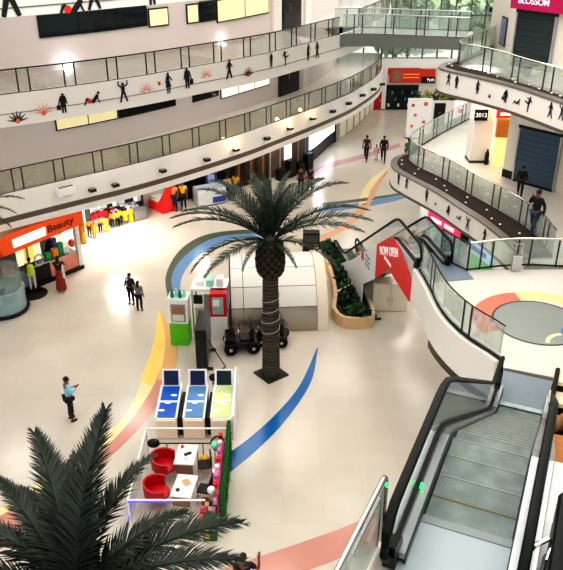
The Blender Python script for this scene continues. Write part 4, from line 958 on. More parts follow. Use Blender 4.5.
person('person in a lime green vest and white trousers standing at the orange kiosk', gl(34, 291), 110, (40, 60, 40), (222, 220, 214), 'reach', 1.6, vest=(196, 226, 60))
person('person in a rust red long skirt and dark top at the orange kiosk counter', gl(62, 291), 95, (30, 22, 24), (140, 52, 34), 'reach', 1.68, skirt=.12, long_hair=True, scarf=(220, 216, 210))
person('person in an orange shirt and dark trousers standing by the black shop front', gl(175, 211), 250, (226, 146, 78), (34, 50, 74), 'stand', 1.68)
person('person in a yellow shirt and dark trousers standing by the black shop front', gl(184, 210), 260, (240, 186, 50), (30, 30, 36), 'stand', 1.7)
def seat(label, x, y, rz):
    c = thing('stool', label, 'stool', gl(x, y), R(rz))
    MB().lathe([(.19, .4), (.2, .42), (.2, .46), (.17, .48)]).build('seat', BLACK, c); 
    for a in range(4): MB().tube([(.15*math.cos(a*1.57+.78), .15*math.sin(a*1.57+.78), .4), (.18*math.cos(a*1.57+.78), .18*math.sin(a*1.57+.78), 0)], .012, 6).build('leg', STEEL, c)
seat('black round stool under the seated person in a pale yellow top', 227, 195, 0); seat('black round stool under the seated person in bright yellow', 236, 193, 0)
person('person in a pale yellow top sitting beside the white chest', gl(227, 195), 300, (226, 196, 150), (24, 24, 28), 'sit', 1.68, sleeves='long')
person('person in bright yellow sitting second from the white chest', gl(236, 193), 250, (240, 190, 40), (40, 40, 44), 'sit', 1.66)
person('taller person in dark clothes standing behind the palm fronds', gl(301, 194), 80, (60, 40, 30), (26, 24, 24), 'stand', 1.72)
person('shorter person in dark clothes standing behind the palm fronds', gl(310, 191), 110, (40, 34, 36), (24, 24, 30), 'stand', 1.5)
person('person in a maroon top walking across the far floor with a pink clad child', gl(366, 161), 250, (80, 34, 40), (34, 28, 30), 'walk', 1.72)
person('person in black walking on the far side of the pink clad child', gl(383, 162), 260, (24, 24, 28), (20, 20, 24), 'walk', 1.74, sleeves='long')
person('small child in pink between the two walkers on the far floor', gl(376, 160), 255, (236, 190, 200), (230, 200, 206), 'stand', 1.05)
person('person in a green top standing outside the lower gallery rail tip', gl(407, 163), 280, (60, 120, 90), (40, 52, 50), 'stand', 1.62)
person('person in an orange brown top standing behind the far rail of the lower gallery', gl(421, 153), 260, (190, 120, 60), (110, 80, 60), 'stand', 1.6)
person('short young person in black walking past the slate blue shutter', gl(519, 197, L1), 250, (22, 22, 26), (26, 28, 34), 'walk', 1.3, sleeves='long')
person('person in dark jacket and jeans with phone at the ear by the railing', gl(532, 237, L1), 215, (28, 34, 36), (58, 70, 90), 'walkphone', 1.78, sleeves='long')
person('person in dark clothes on the ground floor just beyond the escalator, half hidden', (6.23, 32.60, 0), 280, (40, 36, 40), (30, 30, 36), 'stand', 1.6, sleeves='long')
person('person in grey on the ground floor beyond the escalator near the pink shop sign', (6.61, 32.00, 0), 260, (56, 56, 62), (30, 30, 36), 'stand', 1.8, sleeves='long')
pq = G(247, 572, .95); person('person in dark navy raising a hand at the bottom of the picture', (G(243, 556, 1.68).x, G(243, 556, 1.68).y, 0), 85, (22, 28, 50), (28, 28, 34), 'raise', 1.72)
# the crowd in yellow by the racks
crowd = [(83, 243, (224, 150, 30), 1.75, 'robe', 'in a long ochre robe at the kiosk end of the yellow crowd'), (90, 236, (226, 164, 50), 1.18, 's', 'second from the kiosk in the yellow crowd, ochre top'), (95, 238, (212, 170, 40), 1.14, 'skirt', 'in a mustard skirt third from the kiosk in the yellow crowd'), (101, 233, (236, 170, 80), 1.18, 's', 'in an apricot top fourth from the kiosk in the yellow crowd'),
    (107, 232, (240, 200, 50), 1.10, 'robe', 'in a bright yellow robe at the middle of the yellow crowd'), (113, 228, (232, 160, 60), 1.18, 's', 'in an amber top just past the middle yellow robe'), (118, 227, (236, 190, 70), 1.14, 's', 'in a light amber top fourth from the far end of the yellow crowd'), (121, 225, (240, 204, 40), 1.18, 's', 'in a yellow top third from the far end of the yellow crowd'), (126, 224, (236, 226, 60), 1.10, 'skirt', 'in a lemon top second from the far end of the yellow crowd'), (132, 222, (246, 214, 30), 1.10, 'robe', 'in a wide bright yellow robe at the far end of the yellow crowd')]
for i, (x, y, c, h, k, lab) in enumerate(crowd):
    person(('person ' if i == 0 else 'short person ')+lab, gl(x, y), 250+(i*37) % 60, c, c if k == 'robe' else ((30, 30, 34) if k == 's' else c), 'stand', h*(.8 if i else .82), skirt=.06 if k == 'robe' else (.45 if k == 'skirt' else None), sleeves='long', group='people in yellow beside the racks')

# ------------------------------------------------------------------ racks of goods behind the crowd
RED = mat('goods_red', (206, 36, 46), .5); GREYG = mat('goods_grey', (170, 166, 180), .5)
def rack(label, x, y, rz, w, cols):
    t = thing('goods_rack', label, 'rack', gl(x, y), R(rz))
    for k in range(3): MB().box(-w/2, w/2, -.25+.12*k, .3, .5+k*.45, .54+k*.45).build('shelf', STEEL, t)
    for sx in (-1, 1): MB().box(sx*w/2-.02, sx*w/2+.02, -.25, .3, 0, 1.7).build('upright', DARK, t)
    for k in range(3):
        n = int(w/.25)
        for j in range(n):
            c = cols[(j*2+k) % len(cols)]; free(MB().box(-w/2+.04+j*.25, -w/2+.25+j*.25, -.2+.12*k, .2, .545+k*.45, .545+k*.45+.2+.05*((j+k) % 3)).build('packaged_goods', c, t), c.name.replace('goods_', '').replace('_gloss', '')+' pack of goods on the '+label, 'goods', c.name.replace('goods_', '').replace('_gloss', '')+' packs on the '+label)
rack('low red and white rack behind the yellow crowd', 104, 225, 42, 1.7, [RED, WHITE, RED, GREYG]); rack('low grey and black rack behind the yellow crowd', 126, 220, 38, 2.0, [GREYG, BLACK, GREYG, WHITE, BLACK])

gb_ = thing('crate', 'grey crate at the far end of the yellow crowd', 'crate', gl(139, 219), R(38)); MB().box(-.35, .35, -.25, .25, 0, .6).build('body', mat('grey_crate', (150, 146, 146)), gb_); MB().box(-.37, .37, -.27, .27, .55, .65).build('lid', mat('grey_lid', (130, 126, 126)), gb_)
# red counter
rc = thing('red_counter', 'bright red angular counter with a pale inner side', 'counter', gl(160, 215), R(0)); d = (G(163, 214)-G(139, 203)); d.z = 0; w_ = d.length; an = math.atan2(d.y, d.x)
Mc = Matrix.Rotation(an, 4, 'Z')
dx = G(139, 203)-G(160, 215)
Mc = Matrix.Translation((dx.x, dx.y, 0)) @ Mc
RD = mat('bright_red', (226, 40, 36), .4)
MB().prism([Mc @ Vector((0, 0, 0)), Mc @ Vector((w_, 0, 0)), Mc @ Vector((w_, 0, 1.0)), Mc @ Vector((w_*.8, 0, .5)), Mc @ Vector((w_*.35, 0, .5)), Mc @ Vector((0, 0, 1.1))], Mc.to_3x3() @ Vector((0, 0, 0)), Mc.to_3x3() @ Vector((0, .1, 0))).build('front_panel', RD, rc)
MB().prism([Mc @ Vector((w_, 0, 0)), Mc @ Vector((w_, 0, 1.0)), Mc @ Vector((w_, .8, 1.9)), Mc @ Vector((w_, .8, 0))], Mc.to_3x3() @ Vector((-.05, 0, 0)), Mc.to_3x3() @ Vector((.05, 0, 0))).build('side_panel', RD, rc)
MB().box(.05, w_-.1, .1, .75, .1, .7, Mc).build('inner_table', WHITE, rc)
# shop fronts under the left gallery
def wfront(label, x0, y0, x1, y1, h, m, n=3, off=-.1, fr=DARK, sign=None):
    sa = W0.hit(x0, y0)[0]; sb = W0.hit(x1, y1)[0]; c = W0.pt((sa+sb)/2, 0); t = thing('storefront', label, 'shop front', c)
    def put(a, b, z0, z1, o, mm, nm, th=.06):
        mb = MB().sweep(W0.sub(sa+(sb-sa)*a, sa+(sb-sa)*b), [(o-th, z0), (o, z0), (o, z1), (o-th, z1)]); mb.v = [(v[0]-c.x, v[1]-c.y, v[2]) for v in mb.v]; return mb.build(nm, mm, t)
    put(0, 1, .05, h, off, m, 'glazing')
    for k in range(n+1): put(k/n*.98, k/n*.98+.02, 0, h+.05, off-.05, fr, 'frame_bar')
    put(0, 1, h, h+.25, off-.04, fr, 'header')
    return t, put
wfront('wide black shop front behind the two standing people', 166, 206, 232, 190, 2.75, mat('black_shop', (22, 20, 20), .15), 5, fr=BLACK)
_, put = wfront('brown wooden shop front with mannequin shapes past the black one', 233, 190, 266, 178, 2.75, mat('wood_shop', (78, 56, 38), .5, var=.6, scale=2, emit=.05), 6)
for k in range(5): put(.08+k*.18, .14+k*.18, .3, 1.7, -.2, mat('wood_dark', (50, 34, 24), .6) if k % 2 else mat('amber', (136, 96, 58), .5, emit=.08), 'display')
_, put = wfront('dim shop front of black tables and shelves before the bright screen', 268, 178, 303, 164, 2.75, mat('dim_shop', (120, 96, 82), .5, var=.4, scale=2), 4, fr=mat('grey_post', (188, 184, 180)))
for k in range(4): put(.05+k*.24, .22+k*.24, .0, .7+.4*(k % 2), -.5, BLACK, 'shelf_block', .4)
put(.32, .5, 1.0, 2.1, -.3, mat('white_lit', (250, 250, 250), .4, emit=.8), 'lit_poster')
_, put = wfront('shop front with a bright white screen in a dark blue frame', 303, 163, 333, 142, 2.4, mat('navy', (18, 22, 42), .3), 1, fr=mat('navy', (18, 22, 42), .3))
put(.08, .92, .95, 2.3, -.18, mat('screen_white', (222, 232, 255), .3, emit=2.6), 'lit_screen')
_, put = wfront('pale shop front beyond the bright screen', 336, 140, 372, 117, 2.3, mat('pale_shop', (206, 200, 176), .3, emit=.25, var=.2, scale=1), 6, fr=mat('beige_post', (196, 186, 166)))
wfront('pale glowing wall of goods behind the kiosk and the yellow crowd', 40, 236, 134, 205, 2.6, mat('pale_goods', (236, 230, 220), .5, var=.2, scale=2, emit=.9), 6, fr=WALLW)  # emission added so the wall glares back from the polished floor
pb_ = thing('poster_stand', 'dark blue poster stand against the black shop front', 'poster', gl(212, 197)); MB().box(-.35, .35, -.04, .04, .05, 1.9).build('panel', mat('navy_poster', (40, 54, 130), .4, var=.5, scale=3), pb_); MB().box(-.4, .4, -.2, .2, 0, .05).build('base', DARK, pb_); MB().box(-.2, .2, -.06, -.04, .9, 1.4).build('print', mat('pale_print', (180, 190, 220)), pb_)
# white chest
wc = thing('chest_freezer', 'white chest box with a blue printed front by the black shop front', 'freezer', gl(210, 203), R(28)); MB().box(-.85, .85, -.45, .45, .06, .95).build('body', mat('off_white', (222, 224, 226), .4), wc, bev=.03); MB().box(-.83, .83, -.43, .43, .95, 1.02).build('lid', mat('glass_lid', (196, 206, 212), .1), wc); MB().box(.0, .8, -.47, -.45, .15, .5).build('print', mat('blue_print', (60, 76, 160), .5), wc); MB().box(-.8, .8, -.4, .4, 0, .06).build('plinth', DARK, wc)

# ------------------------------------------------------------------ orange kiosk
O0 = G(-30, 300); kA = Vector((-12.4, 28.2, 0)); kB = G(84, 268)
kd = (kB-kA).normalized(); kl = (kB-kA).length; Mk = Matrix.Rotation(math.atan2(kd.y, kd.x), 4, 'Z')
kk = thing('kiosk', 'orange roofed sales kiosk with glass counters along the gallery shops', 'kiosk', kA, math.atan2(kd.y, kd.x))
OR = mat('kiosk_orange', (238, 92, 36), .4, emit=.15); GREYK = mat('kiosk_grey', (150, 168, 170), .3, var=.3, scale=3)
MB().box(-2.5, kl, -.05, 3.2, 0, .18).build('base', BLACK, kk)
def sp(s, z, y=0): return Vector((s, y, z))
MB().prism([sp(.75, 2.15), sp(kl+.05, 2.35), sp(kl+.05, 3.12), sp(1.1, 2.95), sp(.5, 2.75)], (0, -.37, 0), (0, -.15, 0)).build('canopy_front', OR, kk)
MB().prism([sp(.75, 2.15), sp(.5, 2.75), sp(-.6, 2.6), sp(-1.2, 2.4), sp(-1.2, 1.8), sp(0, 2.0)], (0, -.3, 0), (0, 0, 0)).build('canopy_corner', mat('kiosk_orange_deep', (226, 70, 28), .4, emit=.08), kk)
MB().box(.6, kl+.05, -.15, 2.6, 2.6, 2.72).build('canopy_top', mat('roof_beige', (190, 160, 130)), kk)
MB().prism([sp(1.25, 2.4), sp(2.85, 2.46), sp(2.85, 2.84), sp(1.25, 2.76)], (0, -.42, 0), (0, -.37, 0)).build('lit_lettering', mat('lit_pink_white', (255, 224, 220), .4, emit=1.3), kk)
text('Beauty', .46, mat('sign_maroon', (90, 16, 12), .5), kk, (3.65, -.385, 2.68), (1, 0, .04), (0, 0, 1), sx=1.1)
MB().box(.55, .75, 0, .2, .18, 2.6).build('post', DARK, kk); MB().box(kl-.2, kl, 0, .2, .18, 2.6).build('post', WHITE, kk); MB().box(2.0, 2.1, .0, .1, .18, 2.7).build('post', STEEL, kk)
for (a, b, h, m, nm) in ((.7, 2.0, 1.0, GREYK, 'counter'), (2.1, 3.1, .95, BLACK, 'counter'), (3.1, kl-.25, .9, mat('kiosk_pinkboard', (226, 150, 130), .5, var=.3, scale=4), 'counter')):
    MB().box(a, b, .05, .6, .18, h).build(nm, m, kk)
    MB().box(a-.02, b+.02, .03, .62, h, h+.05).build('worktop', STEEL, kk)
MB().box(.8, 2.0, .3, .36, 1.05, 2.4).build('glass_panel', GLASS_CL, kk)
MB().box(1.55, 2.75, .05, .1, 1.25, 2.2).build('menu_board', mat('menu_cream', (246, 240, 200), .4, emit=.5), kk)
MB().box(1.9, 2.4, .04, .05, 1.4, 2.0).build('menu_print', mat('menu_yellow', (236, 226, 120), .4, emit=.4), kk)
MB().box(.6, kl, 2.4, 2.5, .18, 2.75).build('back_panel', mat('kiosk_back', (96, 104, 108), .4, var=.6, scale=2.5), kk)
MB().box(3.3, 4.1, 2.3, 2.4, 1.9, 2.6).build('picture', mat('violet_pic', (90, 70, 130), .4, var=.6, scale=5, emit=.2), kk)
for j in range(9):
    c = [(40, 150, 80), (236, 140, 40), (60, 70, 150), (240, 236, 230), (30, 30, 34), (140, 190, 160), (40, 44, 46), (200, 200, 210), (230, 90, 60)][j]
    MB().ell((2.3+j*.33, .9+.4*((j*3) % 4), 1.0+.33*((j*2) % 4)), .17, .17, .2).build('round_goods', mat('kgoods%d' % j, c, .5), kk).name and free(LAST[0], ['green', 'orange', 'navy', 'cream white', 'black', 'mint', 'charcoal', 'pale grey', 'coral'][j]+' rounded item on display inside the orange kiosk', 'goods')
for j, (cx_, cy_, cz_, c, nm) in enumerate([(3.2, .3, 1.0, (60, 160, 90), 'bright green'), (3.55, .25, 1.0, (236, 140, 50), 'amber orange'), (3.9, .35, 1.0, (40, 150, 110), 'sea green'), (4.15, .3, 1.0, (230, 230, 226), 'white'), (2.3, .35, 1.02, (60, 64, 100), 'dark violet'), (2.75, .3, 1.02, (150, 150, 170), 'lavender grey'), (.95, .3, 1.06, (120, 140, 150), 'steel blue'), (3.7, .9, 1.0, (30, 30, 36), 'jet black'), (4.0, 1.0, 1.0, (96, 70, 140), 'purple')]):
    MB().box(cx_-.13, cx_+.13, cy_-.1, cy_+.1, cz_-.03, cz_+.28+.12*(j % 3)).build('boxed_goods', mat('kbox%d' % j, c, .5, emit=.05), kk); free(LAST[0], nm+' boxed item standing on the orange kiosk counter', 'goods')
wr = MB().tube([(2.55+.22*math.cos(R(a)), .0, 1.25+.26*math.sin(R(a))) for a in range(0, 360, 30)], .05, 6, closed=True).build('ring_lamp', mat('ring_grey', (190, 200, 204), .3), kk)
cp = thing('round_counter', 'rounded glass fronted counter end at the picture edge of the orange kiosk', 'counter', (-11.75, 27.9, 0)); MB().lathe([(1.0, 0), (1.05, .12), (1.0, .14)], k=28).build('base', BLACK, cp); MB().lathe([(.92, .14), (.95, .9), (.95, 1.05), (.9, 1.08)], k=28).build('glass_case', mat('case_grey', (150, 176, 180), .15, var=.35, scale=2), cp); MB().lathe([(.86, 1.08), (.86, 1.9), (.84, 1.95)], k=28).build('glass_upper', GLASS_GR, cp)
cp2 = MB().lathe([(.62, 0), (.64, .04), (.60, .06)], k=28).build('round_floor_mat', BLACK); cp2.location = G(33, 294); tag(cp2, 'round black floor plate at the feet of the person in the lime vest', 'floor plate')

# ------------------------------------------------------------------ kiosk by the barrel: green and red stands
GREEN = mat('kiosk_green', (98, 196, 40), .4)
gs = thing('sample_booth', 'narrow white booth with a bright green base and a screen front', 'booth', (-3.95, 25.05, 0), R(-4))
MB().box(-.36, .36, -.05, .6, 0, .95).build('base', GREEN, gs); MB().box(-.36, .36, .0, .6, .95, 1.95).build('body', WHITE, gs)
MB().box(-.28, .28, -.03, .0, 1.05, 1.8).build('screen_frame', mat('grey_frame', (150, 156, 160)), gs); MB().box(-.22, .22, -.05, -.03, 1.42, 1.72).build('screen', mat('screen_pic', (170, 120, 104), .3, var=.6, scale=7), gs); MB().box(-.22, .22, -.05, -.03, 1.1, 1.36).build('leaflet_panel', mat('leaf_panel', (230, 224, 214), .4), gs)
MB().box(-.40, .40, -.04, .62, 1.95, 2.02).build('top', mat('mint_top', (226, 244, 236), .3), gs)
for k in range(4): MB().lathe([(.07, 2.02), (.08, 2.1), (.05, 2.28), (.03, 2.35)], c=(-.22+k*.15, .15+.1*(k % 2), 0), k=8).build('bottle', mat('bott%d' % (k % 2), [(40, 130, 110), (180, 230, 220)][k % 2], .2), gs).name and free(LAST[0], ['dark green', 'pale mint'][k % 2]+' bottle on top of the green based booth', 'bottle', ['dark', 'pale'][k % 2]+' bottles on the green booth')
ct = thing('counter_roof', 'white topped kiosk counter joining the green booth and the red booth', 'counter', (-3.0, 26.0, 0), R(-3))
MB().box(-.55, .85, -.1, .9, 1.9, 2.0).build('top', WHITE, ct)
for (x, y) in ((-.5, -.05), (-.5, .85), (.8, .85), (.8, -.05)): MB().box(x-.03, x+.03, y-.03, y+.03, 0, 1.9).build('post', STEEL, ct)
MB().box(-.05, .7, -.08, -.02, .95, 1.75).build('screen', mat('tv_grey', (140, 146, 146), .2), ct); MB().box(-.45, -.1, -.1, .0, 1.35, 1.7).build('monitor', BLACK, ct); MB().box(-.5, .85, .4, .9, 0, .9).build('worktop_cabinet', mat('kiosk_pale', (206, 206, 198)), ct)
for k in range(3): MB().box(-.35+k*.4, -.1+k*.4, .1, .5, 2.0, 2.2+.08*k).build('carton', [mat('paper_white', (246, 246, 240)), mat('mint_box', (170, 220, 206)), WHITE][k], ct).name and free(LAST[0], ['low white carton', 'mint carton', 'taller white carton'][k]+' on the white kiosk counter roof', 'carton')
rb = thing('drink_booth', 'white booth with a red framed display window next to the barrel shelter', 'booth', (-2.45, 25.5, 0), R(0))
MB().box(-.32, .32, -.05, .5, 0, 1.0).build('base', WHITE, rb); MB().box(-.32, .32, .0, .5, 1.0, 2.0).build('body', mat('booth_red', (206, 30, 44), .4), rb); MB().box(-.24, .2, -.03, 0, 1.12, 1.85).build('window', mat('booth_glass', (176, 190, 186), .15), rb); MB().box(-.2, .05, -.07, -.03, 1.5, 1.75).build('white_card', WHITE, rb)
# black back-to-back display panel
bd = thing('display_stand', 'tall black display panel standing on the floor behind the blue game tables', 'display panel', (-2.83, 23.95, 0), R(0))
MB().box(-.3, .1, -.75, .75, .1, 1.75).build('panel', mat('panel_black', (30, 32, 36), .25, var=.3), bd, bev=.02); MB().box(.1, .13, -.7, .7, .15, 1.7).build('rear_sheet', mat('panel_grey', (84, 88, 90), .3), bd)
for y in (-.65, .65): MB().box(-.3, .3, y-.04, y+.04, 0, .1).build('foot', DARK, bd)
MB().tube([(.1, -.4, 1.2), (.75, -.5, .03)], .02).build('prop', DARK, bd); MB().tube([(.75, -.5, .03), (.5, -.8, .03)], .02).build('prop', DARK, bd)
# ride-on vehicles
def ride(label, loc, rz, sc=1.):
    t = thing('ride_on_car', label, 'toy vehicle', loc, R(rz)); t.scale = (sc, sc, sc)
    MB().box(-.55, .55, -.33, .33, .2, .42).build('chassis', BLACK, t, bev=.04); MB().prism([Vector((.15, 0, .42)), Vector((.56, 0, .42)), Vector((.52, 0, .62)), Vector((.2, 0, .68))], (0, -.28, 0), (0, .28, 0)).build('hood', BLACKG, t)
    MB().box(-.3, .05, -.24, .24, .42, .5).build('seat', DARK, t, bev=.02); MB().box(-.42, -.3, -.24, .24, .42, .9).build('backrest', BLACKG, t, bev=.03)
    for x in (-.38, .38):
        for y in (-.36, .36): 
            w = MB().lathe([(.02, -.06), (.2, -.06), (.22, -.03), (.22, .03), (.2, .06), (.02, .06)], k=14); w.v = [(v[0]+x, v[2]+y, v[1]+.22) for v in w.v]; wo = w.build('wheel', RUBBER, t)
            h_ = MB().lathe([(.01, -.07), (.06, -.07), (.06, .07), (.01, .07)], k=10); h_.v = [(v[0]+x, v[2]+y, v[1]+.22) for v in h_.v]; h_.build('hub', STEEL, wo)
    MB().tube([(.16, 0, .66), (.05, 0, .85)], .02).build('steering_column', STEEL, t); MB().tube([(.05, .15*math.cos(R(a)), .86+.12*math.sin(R(a))) for a in range(0, 360, 30)], .018, 6, closed=True).build('steering_wheel', BLACK, t)
    MB().ell((.1, .22, .8), .06, .04, .08).build('mirror', CHROME, t)
    for y in (-.18, .18): MB().ell((.56, y, .5), .03, .06, .06).build('headlamp', mat('lamp_silver', (220, 220, 214), .2), t)
    MB().box(-.3, .3, -.345, -.33, .24, .38).build('pale_panel', mat('panel_silver', (180, 178, 170), .3), t)
ride('black ride on toy car with silver trim before the barrel shelter', (-1.55, 24.75, 0), 188, 1.15); ride('black ride on toy car half hidden by the palm trunk', (-.35, 25.25, 0), 175, 1.05)

# ------------------------------------------------------------------ game tables
def game(label, x, surf, back, side=False):
    t = thing('game_table', label, 'game table', (x, 19.3, 0), R(0))
    w = .33
    MB().prism([Vector((0, 0, 0)), Vector((0, 0, .78)), Vector((0, 1.55, .98)), Vector((0, 1.55, 0))], (-w, 0, 0), (w, 0, 0)).build('cabinet', WHITE, t)
    MB().box(-w-.01, w+.01, -.04, .0, .05, .74).build('front_panel', mat('front_cream', (246, 226, 206), .4), t)
    fld = MB().prism([Vector((0, .06, .80)), Vector((0, 1.5, .985)), Vector((0, 1.5, 1.0)), Vector((0, .06, .815))], (-w+.05, 0, 0), (w-.05, 0, 0)).build('play_field', surf, t)
    MB().box(-w+.05, w-.05, .72, .80, .885, .93).build('net_bar', WHITE, fld)
    for k in range(3): MB().ell((-.18+.16*k, .35+.35*k, .87+.045*k), .1, .05, .01).build('light_mark', mat('pale_mark', (226, 236, 250), .3, emit=.8), fld)
    for sx in (-1, 1): MB().prism([Vector((0, 0, .76)), Vector((0, 1.55, .96)), Vector((0, 1.55, 1.03)), Vector((0, 0, .84))], (sx*w-.025, 0, 0), (sx*w+.025, 0, 0)).build('rail', WHITE, t)
    MB().prism([Vector((0, 1.5, 1.0)), Vector((0, 1.56, 1.0)), Vector((0, 1.72, 1.55)), Vector((0, 1.66, 1.57))], (-w+.02, 0, 0), (w-.02, 0, 0)).build('head_board', WHITE, t)
    MB().prism([Vector((0, 1.49, 1.06)), Vector((0, 1.5, 1.05)), Vector((0, 1.65, 1.52)), Vector((0, 1.64, 1.53))], (-w+.09, 0, 0), (w-.09, 0, 0)).build('screen', back, t)
    MB().box(-w, w, 1.5, 1.75, 0, 1.0).build('rear_cabinet', WHITE, t)
    if side: MB().prism([Vector((0, -.06, 0)), Vector((0, -.06, .95)), Vector((0, 1.75, 1.62)), Vector((0, 1.75, 0))], (w+.03, 0, 0), (w+.09, 0, 0)).build('side_panel', WHITE, t)
    return t
NAVY = mat('screen_navy', (20, 34, 76), .2, emit=.1)
game('blue topped arcade game table farthest from the turf screen', -3.68, mat('field_blue', (34, 92, 186), .12, emit=.12, var=.3, scale=2), NAVY)
game('blue grey topped arcade game table in the middle of three', -2.80, mat('field_blue2', (92, 138, 186), .12, emit=.1, var=.3, scale=2), NAVY)
game('pale yellow topped arcade game table with a white side panel', -1.92, mat('field_lime', (206, 220, 160), .15, emit=.1, var=.2, scale=2), mat('screen_teal', (24, 50, 56), .2, var=.7, scale=5), True)
for x, lab in ((-3.26, 'narrow black box between the first two game tables'), (-2.34, 'narrow black box between the last two game tables')):
    o = MB().box(-.08, .08, -.1, 1.3, 0, .7).build('gap_filler', BLACK); o.location = (x+.02, 19.6, 0); tag(o, lab, 'box')  # black filler in the gap between two tables
pl_ = thing('joystick_stand', 'small black rounded stand between the rear screens of the game tables', 'stand', (-2.33, 21.25, 0)); MB().lathe([(.03, 0), (.03, .95)], k=8).build('pole', BLACK, pl_); MB().ell((0, 0, 1.05), .14, .12, .14).build('head', BLACK, pl_); MB().lathe([(.16, 0), (.16, .03)], k=12).build('base', BLACK, pl_)

# ------------------------------------------------------------------ red chair stall
st = thing('stall_frame', 'white railed stall enclosure with blue lit lower edge around the red chairs', 'stall', (-2.95, 16.95, 0), 0)
x0, x1, y0, y1 = -1.22, 1.28, -1.5, 1.6
for nm, pts in (('top_rail', [(x0, y1, 1), (x1, y1, 1)]), ('top_rail', [(x0, y0, 1), (x0, y1, 1)]), ('top_rail', [(x0, y0, 1), (x1-.4, y0, 1)])): MB().tube(pts, .03, 6).build(nm, WHITE, st)
for (x, y) in ((x0, y1), (x1, y1), (x0, y0), (x0, 0)): MB().tube([(x, y, 0), (x, y, 1)], .025, 6).build('post', WHITE, st)
MB().box(x0-.005, x0+.005, y0, y1, .08, .95).build('glass_panel', GLASS_CL, st)
MB().box(x0, x1-1.3, y0-.05, y0-.03, .955, .985).build('led_strip', mat('led_violet', (90, 70, 255), .4, emit=.7), st); MB().box(x0-.06, x0-.04, y0, y0+.9, .3, .36).build('led_strip', mat('led_blue', (50, 70, 255), .4, emit=1.5), st)
tf = thing('turf_screen', 'upright bright green artificial turf strip along the stall', 'turf screen', (-1.62, 17.0, 0)); MB().box(-.05, .05, -1.5, 1.7, 0, 1.2).build('board', mat('turf_green', (40, 110, 40), .9, var=.5, scale=40), tf)
tb = MB()
for i in range(900):
    y = random.uniform(-1.5, 1.7); z = random.uniform(.02, 1.2); sx = random.choice((-1, 1)); a = Vector((sx*.05, y, z)); e_ = Vector((sx*random.uniform(.03, .09), random.uniform(-.03, .03), random.uniform(.02, .07)))
    tb.add([a-Vector((0, .012, 0)), a+Vector((0, .012, 0)), a+e_], [(0, 1, 2)])
for i in range(400):
    a = Vector((random.uniform(-.05, .05), random.uniform(-1.5, 1.7), 1.2)); tb.add([a-Vector((0, .012, 0)), a+Vector((0, .012, 0)), a+Vector((random.uniform(-.03, .03), 0, .07))], [(0, 1, 2)])
tb.build('turf', mat('turf_green', (0, 0, 0)), tf)
pg = thing('goods_display', 'magenta lit goods display on the inner side of the turf strip', 'display', (-1.76, 17.15, 0)); MB().box(-.04, .02, -1.3, 1.0, .1, .85).build('board', mat('hot_magenta', (206, 70, 140), .5, emit=.12, var=.5, scale=5), pg)
for i in range(14):
    c = [(236, 190, 206), (226, 40, 60), (240, 140, 60), (230, 120, 180), (230, 50, 160), (250, 220, 230)][i % 6]; MB().box(-.16, -.04, -1.2+.18*i, -1.06+.18*i, .35+.22*((i*2) % 4), .5+.22*((i*2) % 4)).build('packet', mat('packet%d' % (i % 6), c, .5, emit=.1), pg).name and free(LAST[0], ['pale rose', 'red', 'orange', 'mid pink', 'hot pink', 'pinkish white'][i % 6]+' packet on the magenta goods display by the turf strip', 'packet', ['pale rose', 'red', 'orange', 'mid pink', 'hot pink', 'pinkish white'][i % 6]+' packets on the magenta display')
def redchair(label, x, y, rz):
    t = thing('tub_chair', label, 'chair', (x, y, 0), R(rz))
    MB().lathe([(.3, .36), (.34, .40), (.34, .46), (.28, .5)], k=18).build('seat', mat('red_leather', (190, 18, 34), .4), t)
    mb = MB(); vs = []; n = 14
    for i in range(n+1):
        a = R(60+240*i/n)
        for rr, z in ((.34, .42), (.40, .42), (.42, .86-.10*abs(i-n/2)/(n/2)), (.36, .86-.10*abs(i-n/2)/(n/2))): vs.append((rr*math.cos(a), rr*math.sin(a), z))
    fs = []
    for i in range(n):
        for j in range(4): fs.append((i*4+j, i*4+(j+1) % 4, (i+1)*4+(j+1) % 4, (i+1)*4+j))
    fs += [(3, 2, 1, 0), tuple(range(n*4, n*4+4))]; mb.add(vs, fs); mb.smooth = True; mb.build('backrest', mat('red_leather', (0, 0, 0)), t)
    for a in (45, 135, 225, 315): MB().tube([(.22*math.cos(R(a)), .22*math.sin(R(a)), .38), (.28*math.cos(R(a)), .28*math.sin(R(a)), 0)], .016, 6).build('leg', CHROME, t)
redchair('red tub chair by the first white table, farther from the near palm', -3.48, 17.5, -10); redchair('red tub chair nearer the near palm with violet light on its foot', -3.52, 16.35, 5)
def wtable(label, x, y, rz, items):
    t = thing('white_table', label, 'table', (x, y, 0), R(rz)); MB().box(-.3, .3, -.45, .45, .7, .75).build('table_top', WHITE, t, bev=.01)
    MB().box(-.26, .26, -.42, -.38, .35, .7).build('apron', mat('wood_apron', (150, 110, 90), .5), t)
    for sx in (-1, 1):
        for sy in (-1, 1): MB().box(sx*.26-.02, sx*.26+.02, sy*.4-.02, sy*.4+.02, 0, .7).build('leg', STEEL, t)
    for (nm, lab, dx, dy, w, d_, h, c) in items:
        o = MB().box(-w/2, w/2, -d_/2, d_/2, 0, h).build(nm, mat('it_%s_%d' % (nm, c[0]), c, .4)); o.location = (x+dx, y+dy, .75); o.rotation_euler = (0, 0, R(30)); tag(o, lab, nm.replace('_', ' '))
wtable('white table with a small black device beside the farther red chair', -2.85, 17.65, -4, [('handheld_device', 'small black device lying on the farther white table', .05, .0, .22, .09, .03, (20, 20, 24)), ('red_box', 'tiny red box on the far edge of the farther white table', -.15, .3, .08, .06, .08, (200, 40, 40)), ('pink_slip', 'pale pink slip on the farther white table', .02, -.22, .1, .06, .01, (236, 180, 180))])
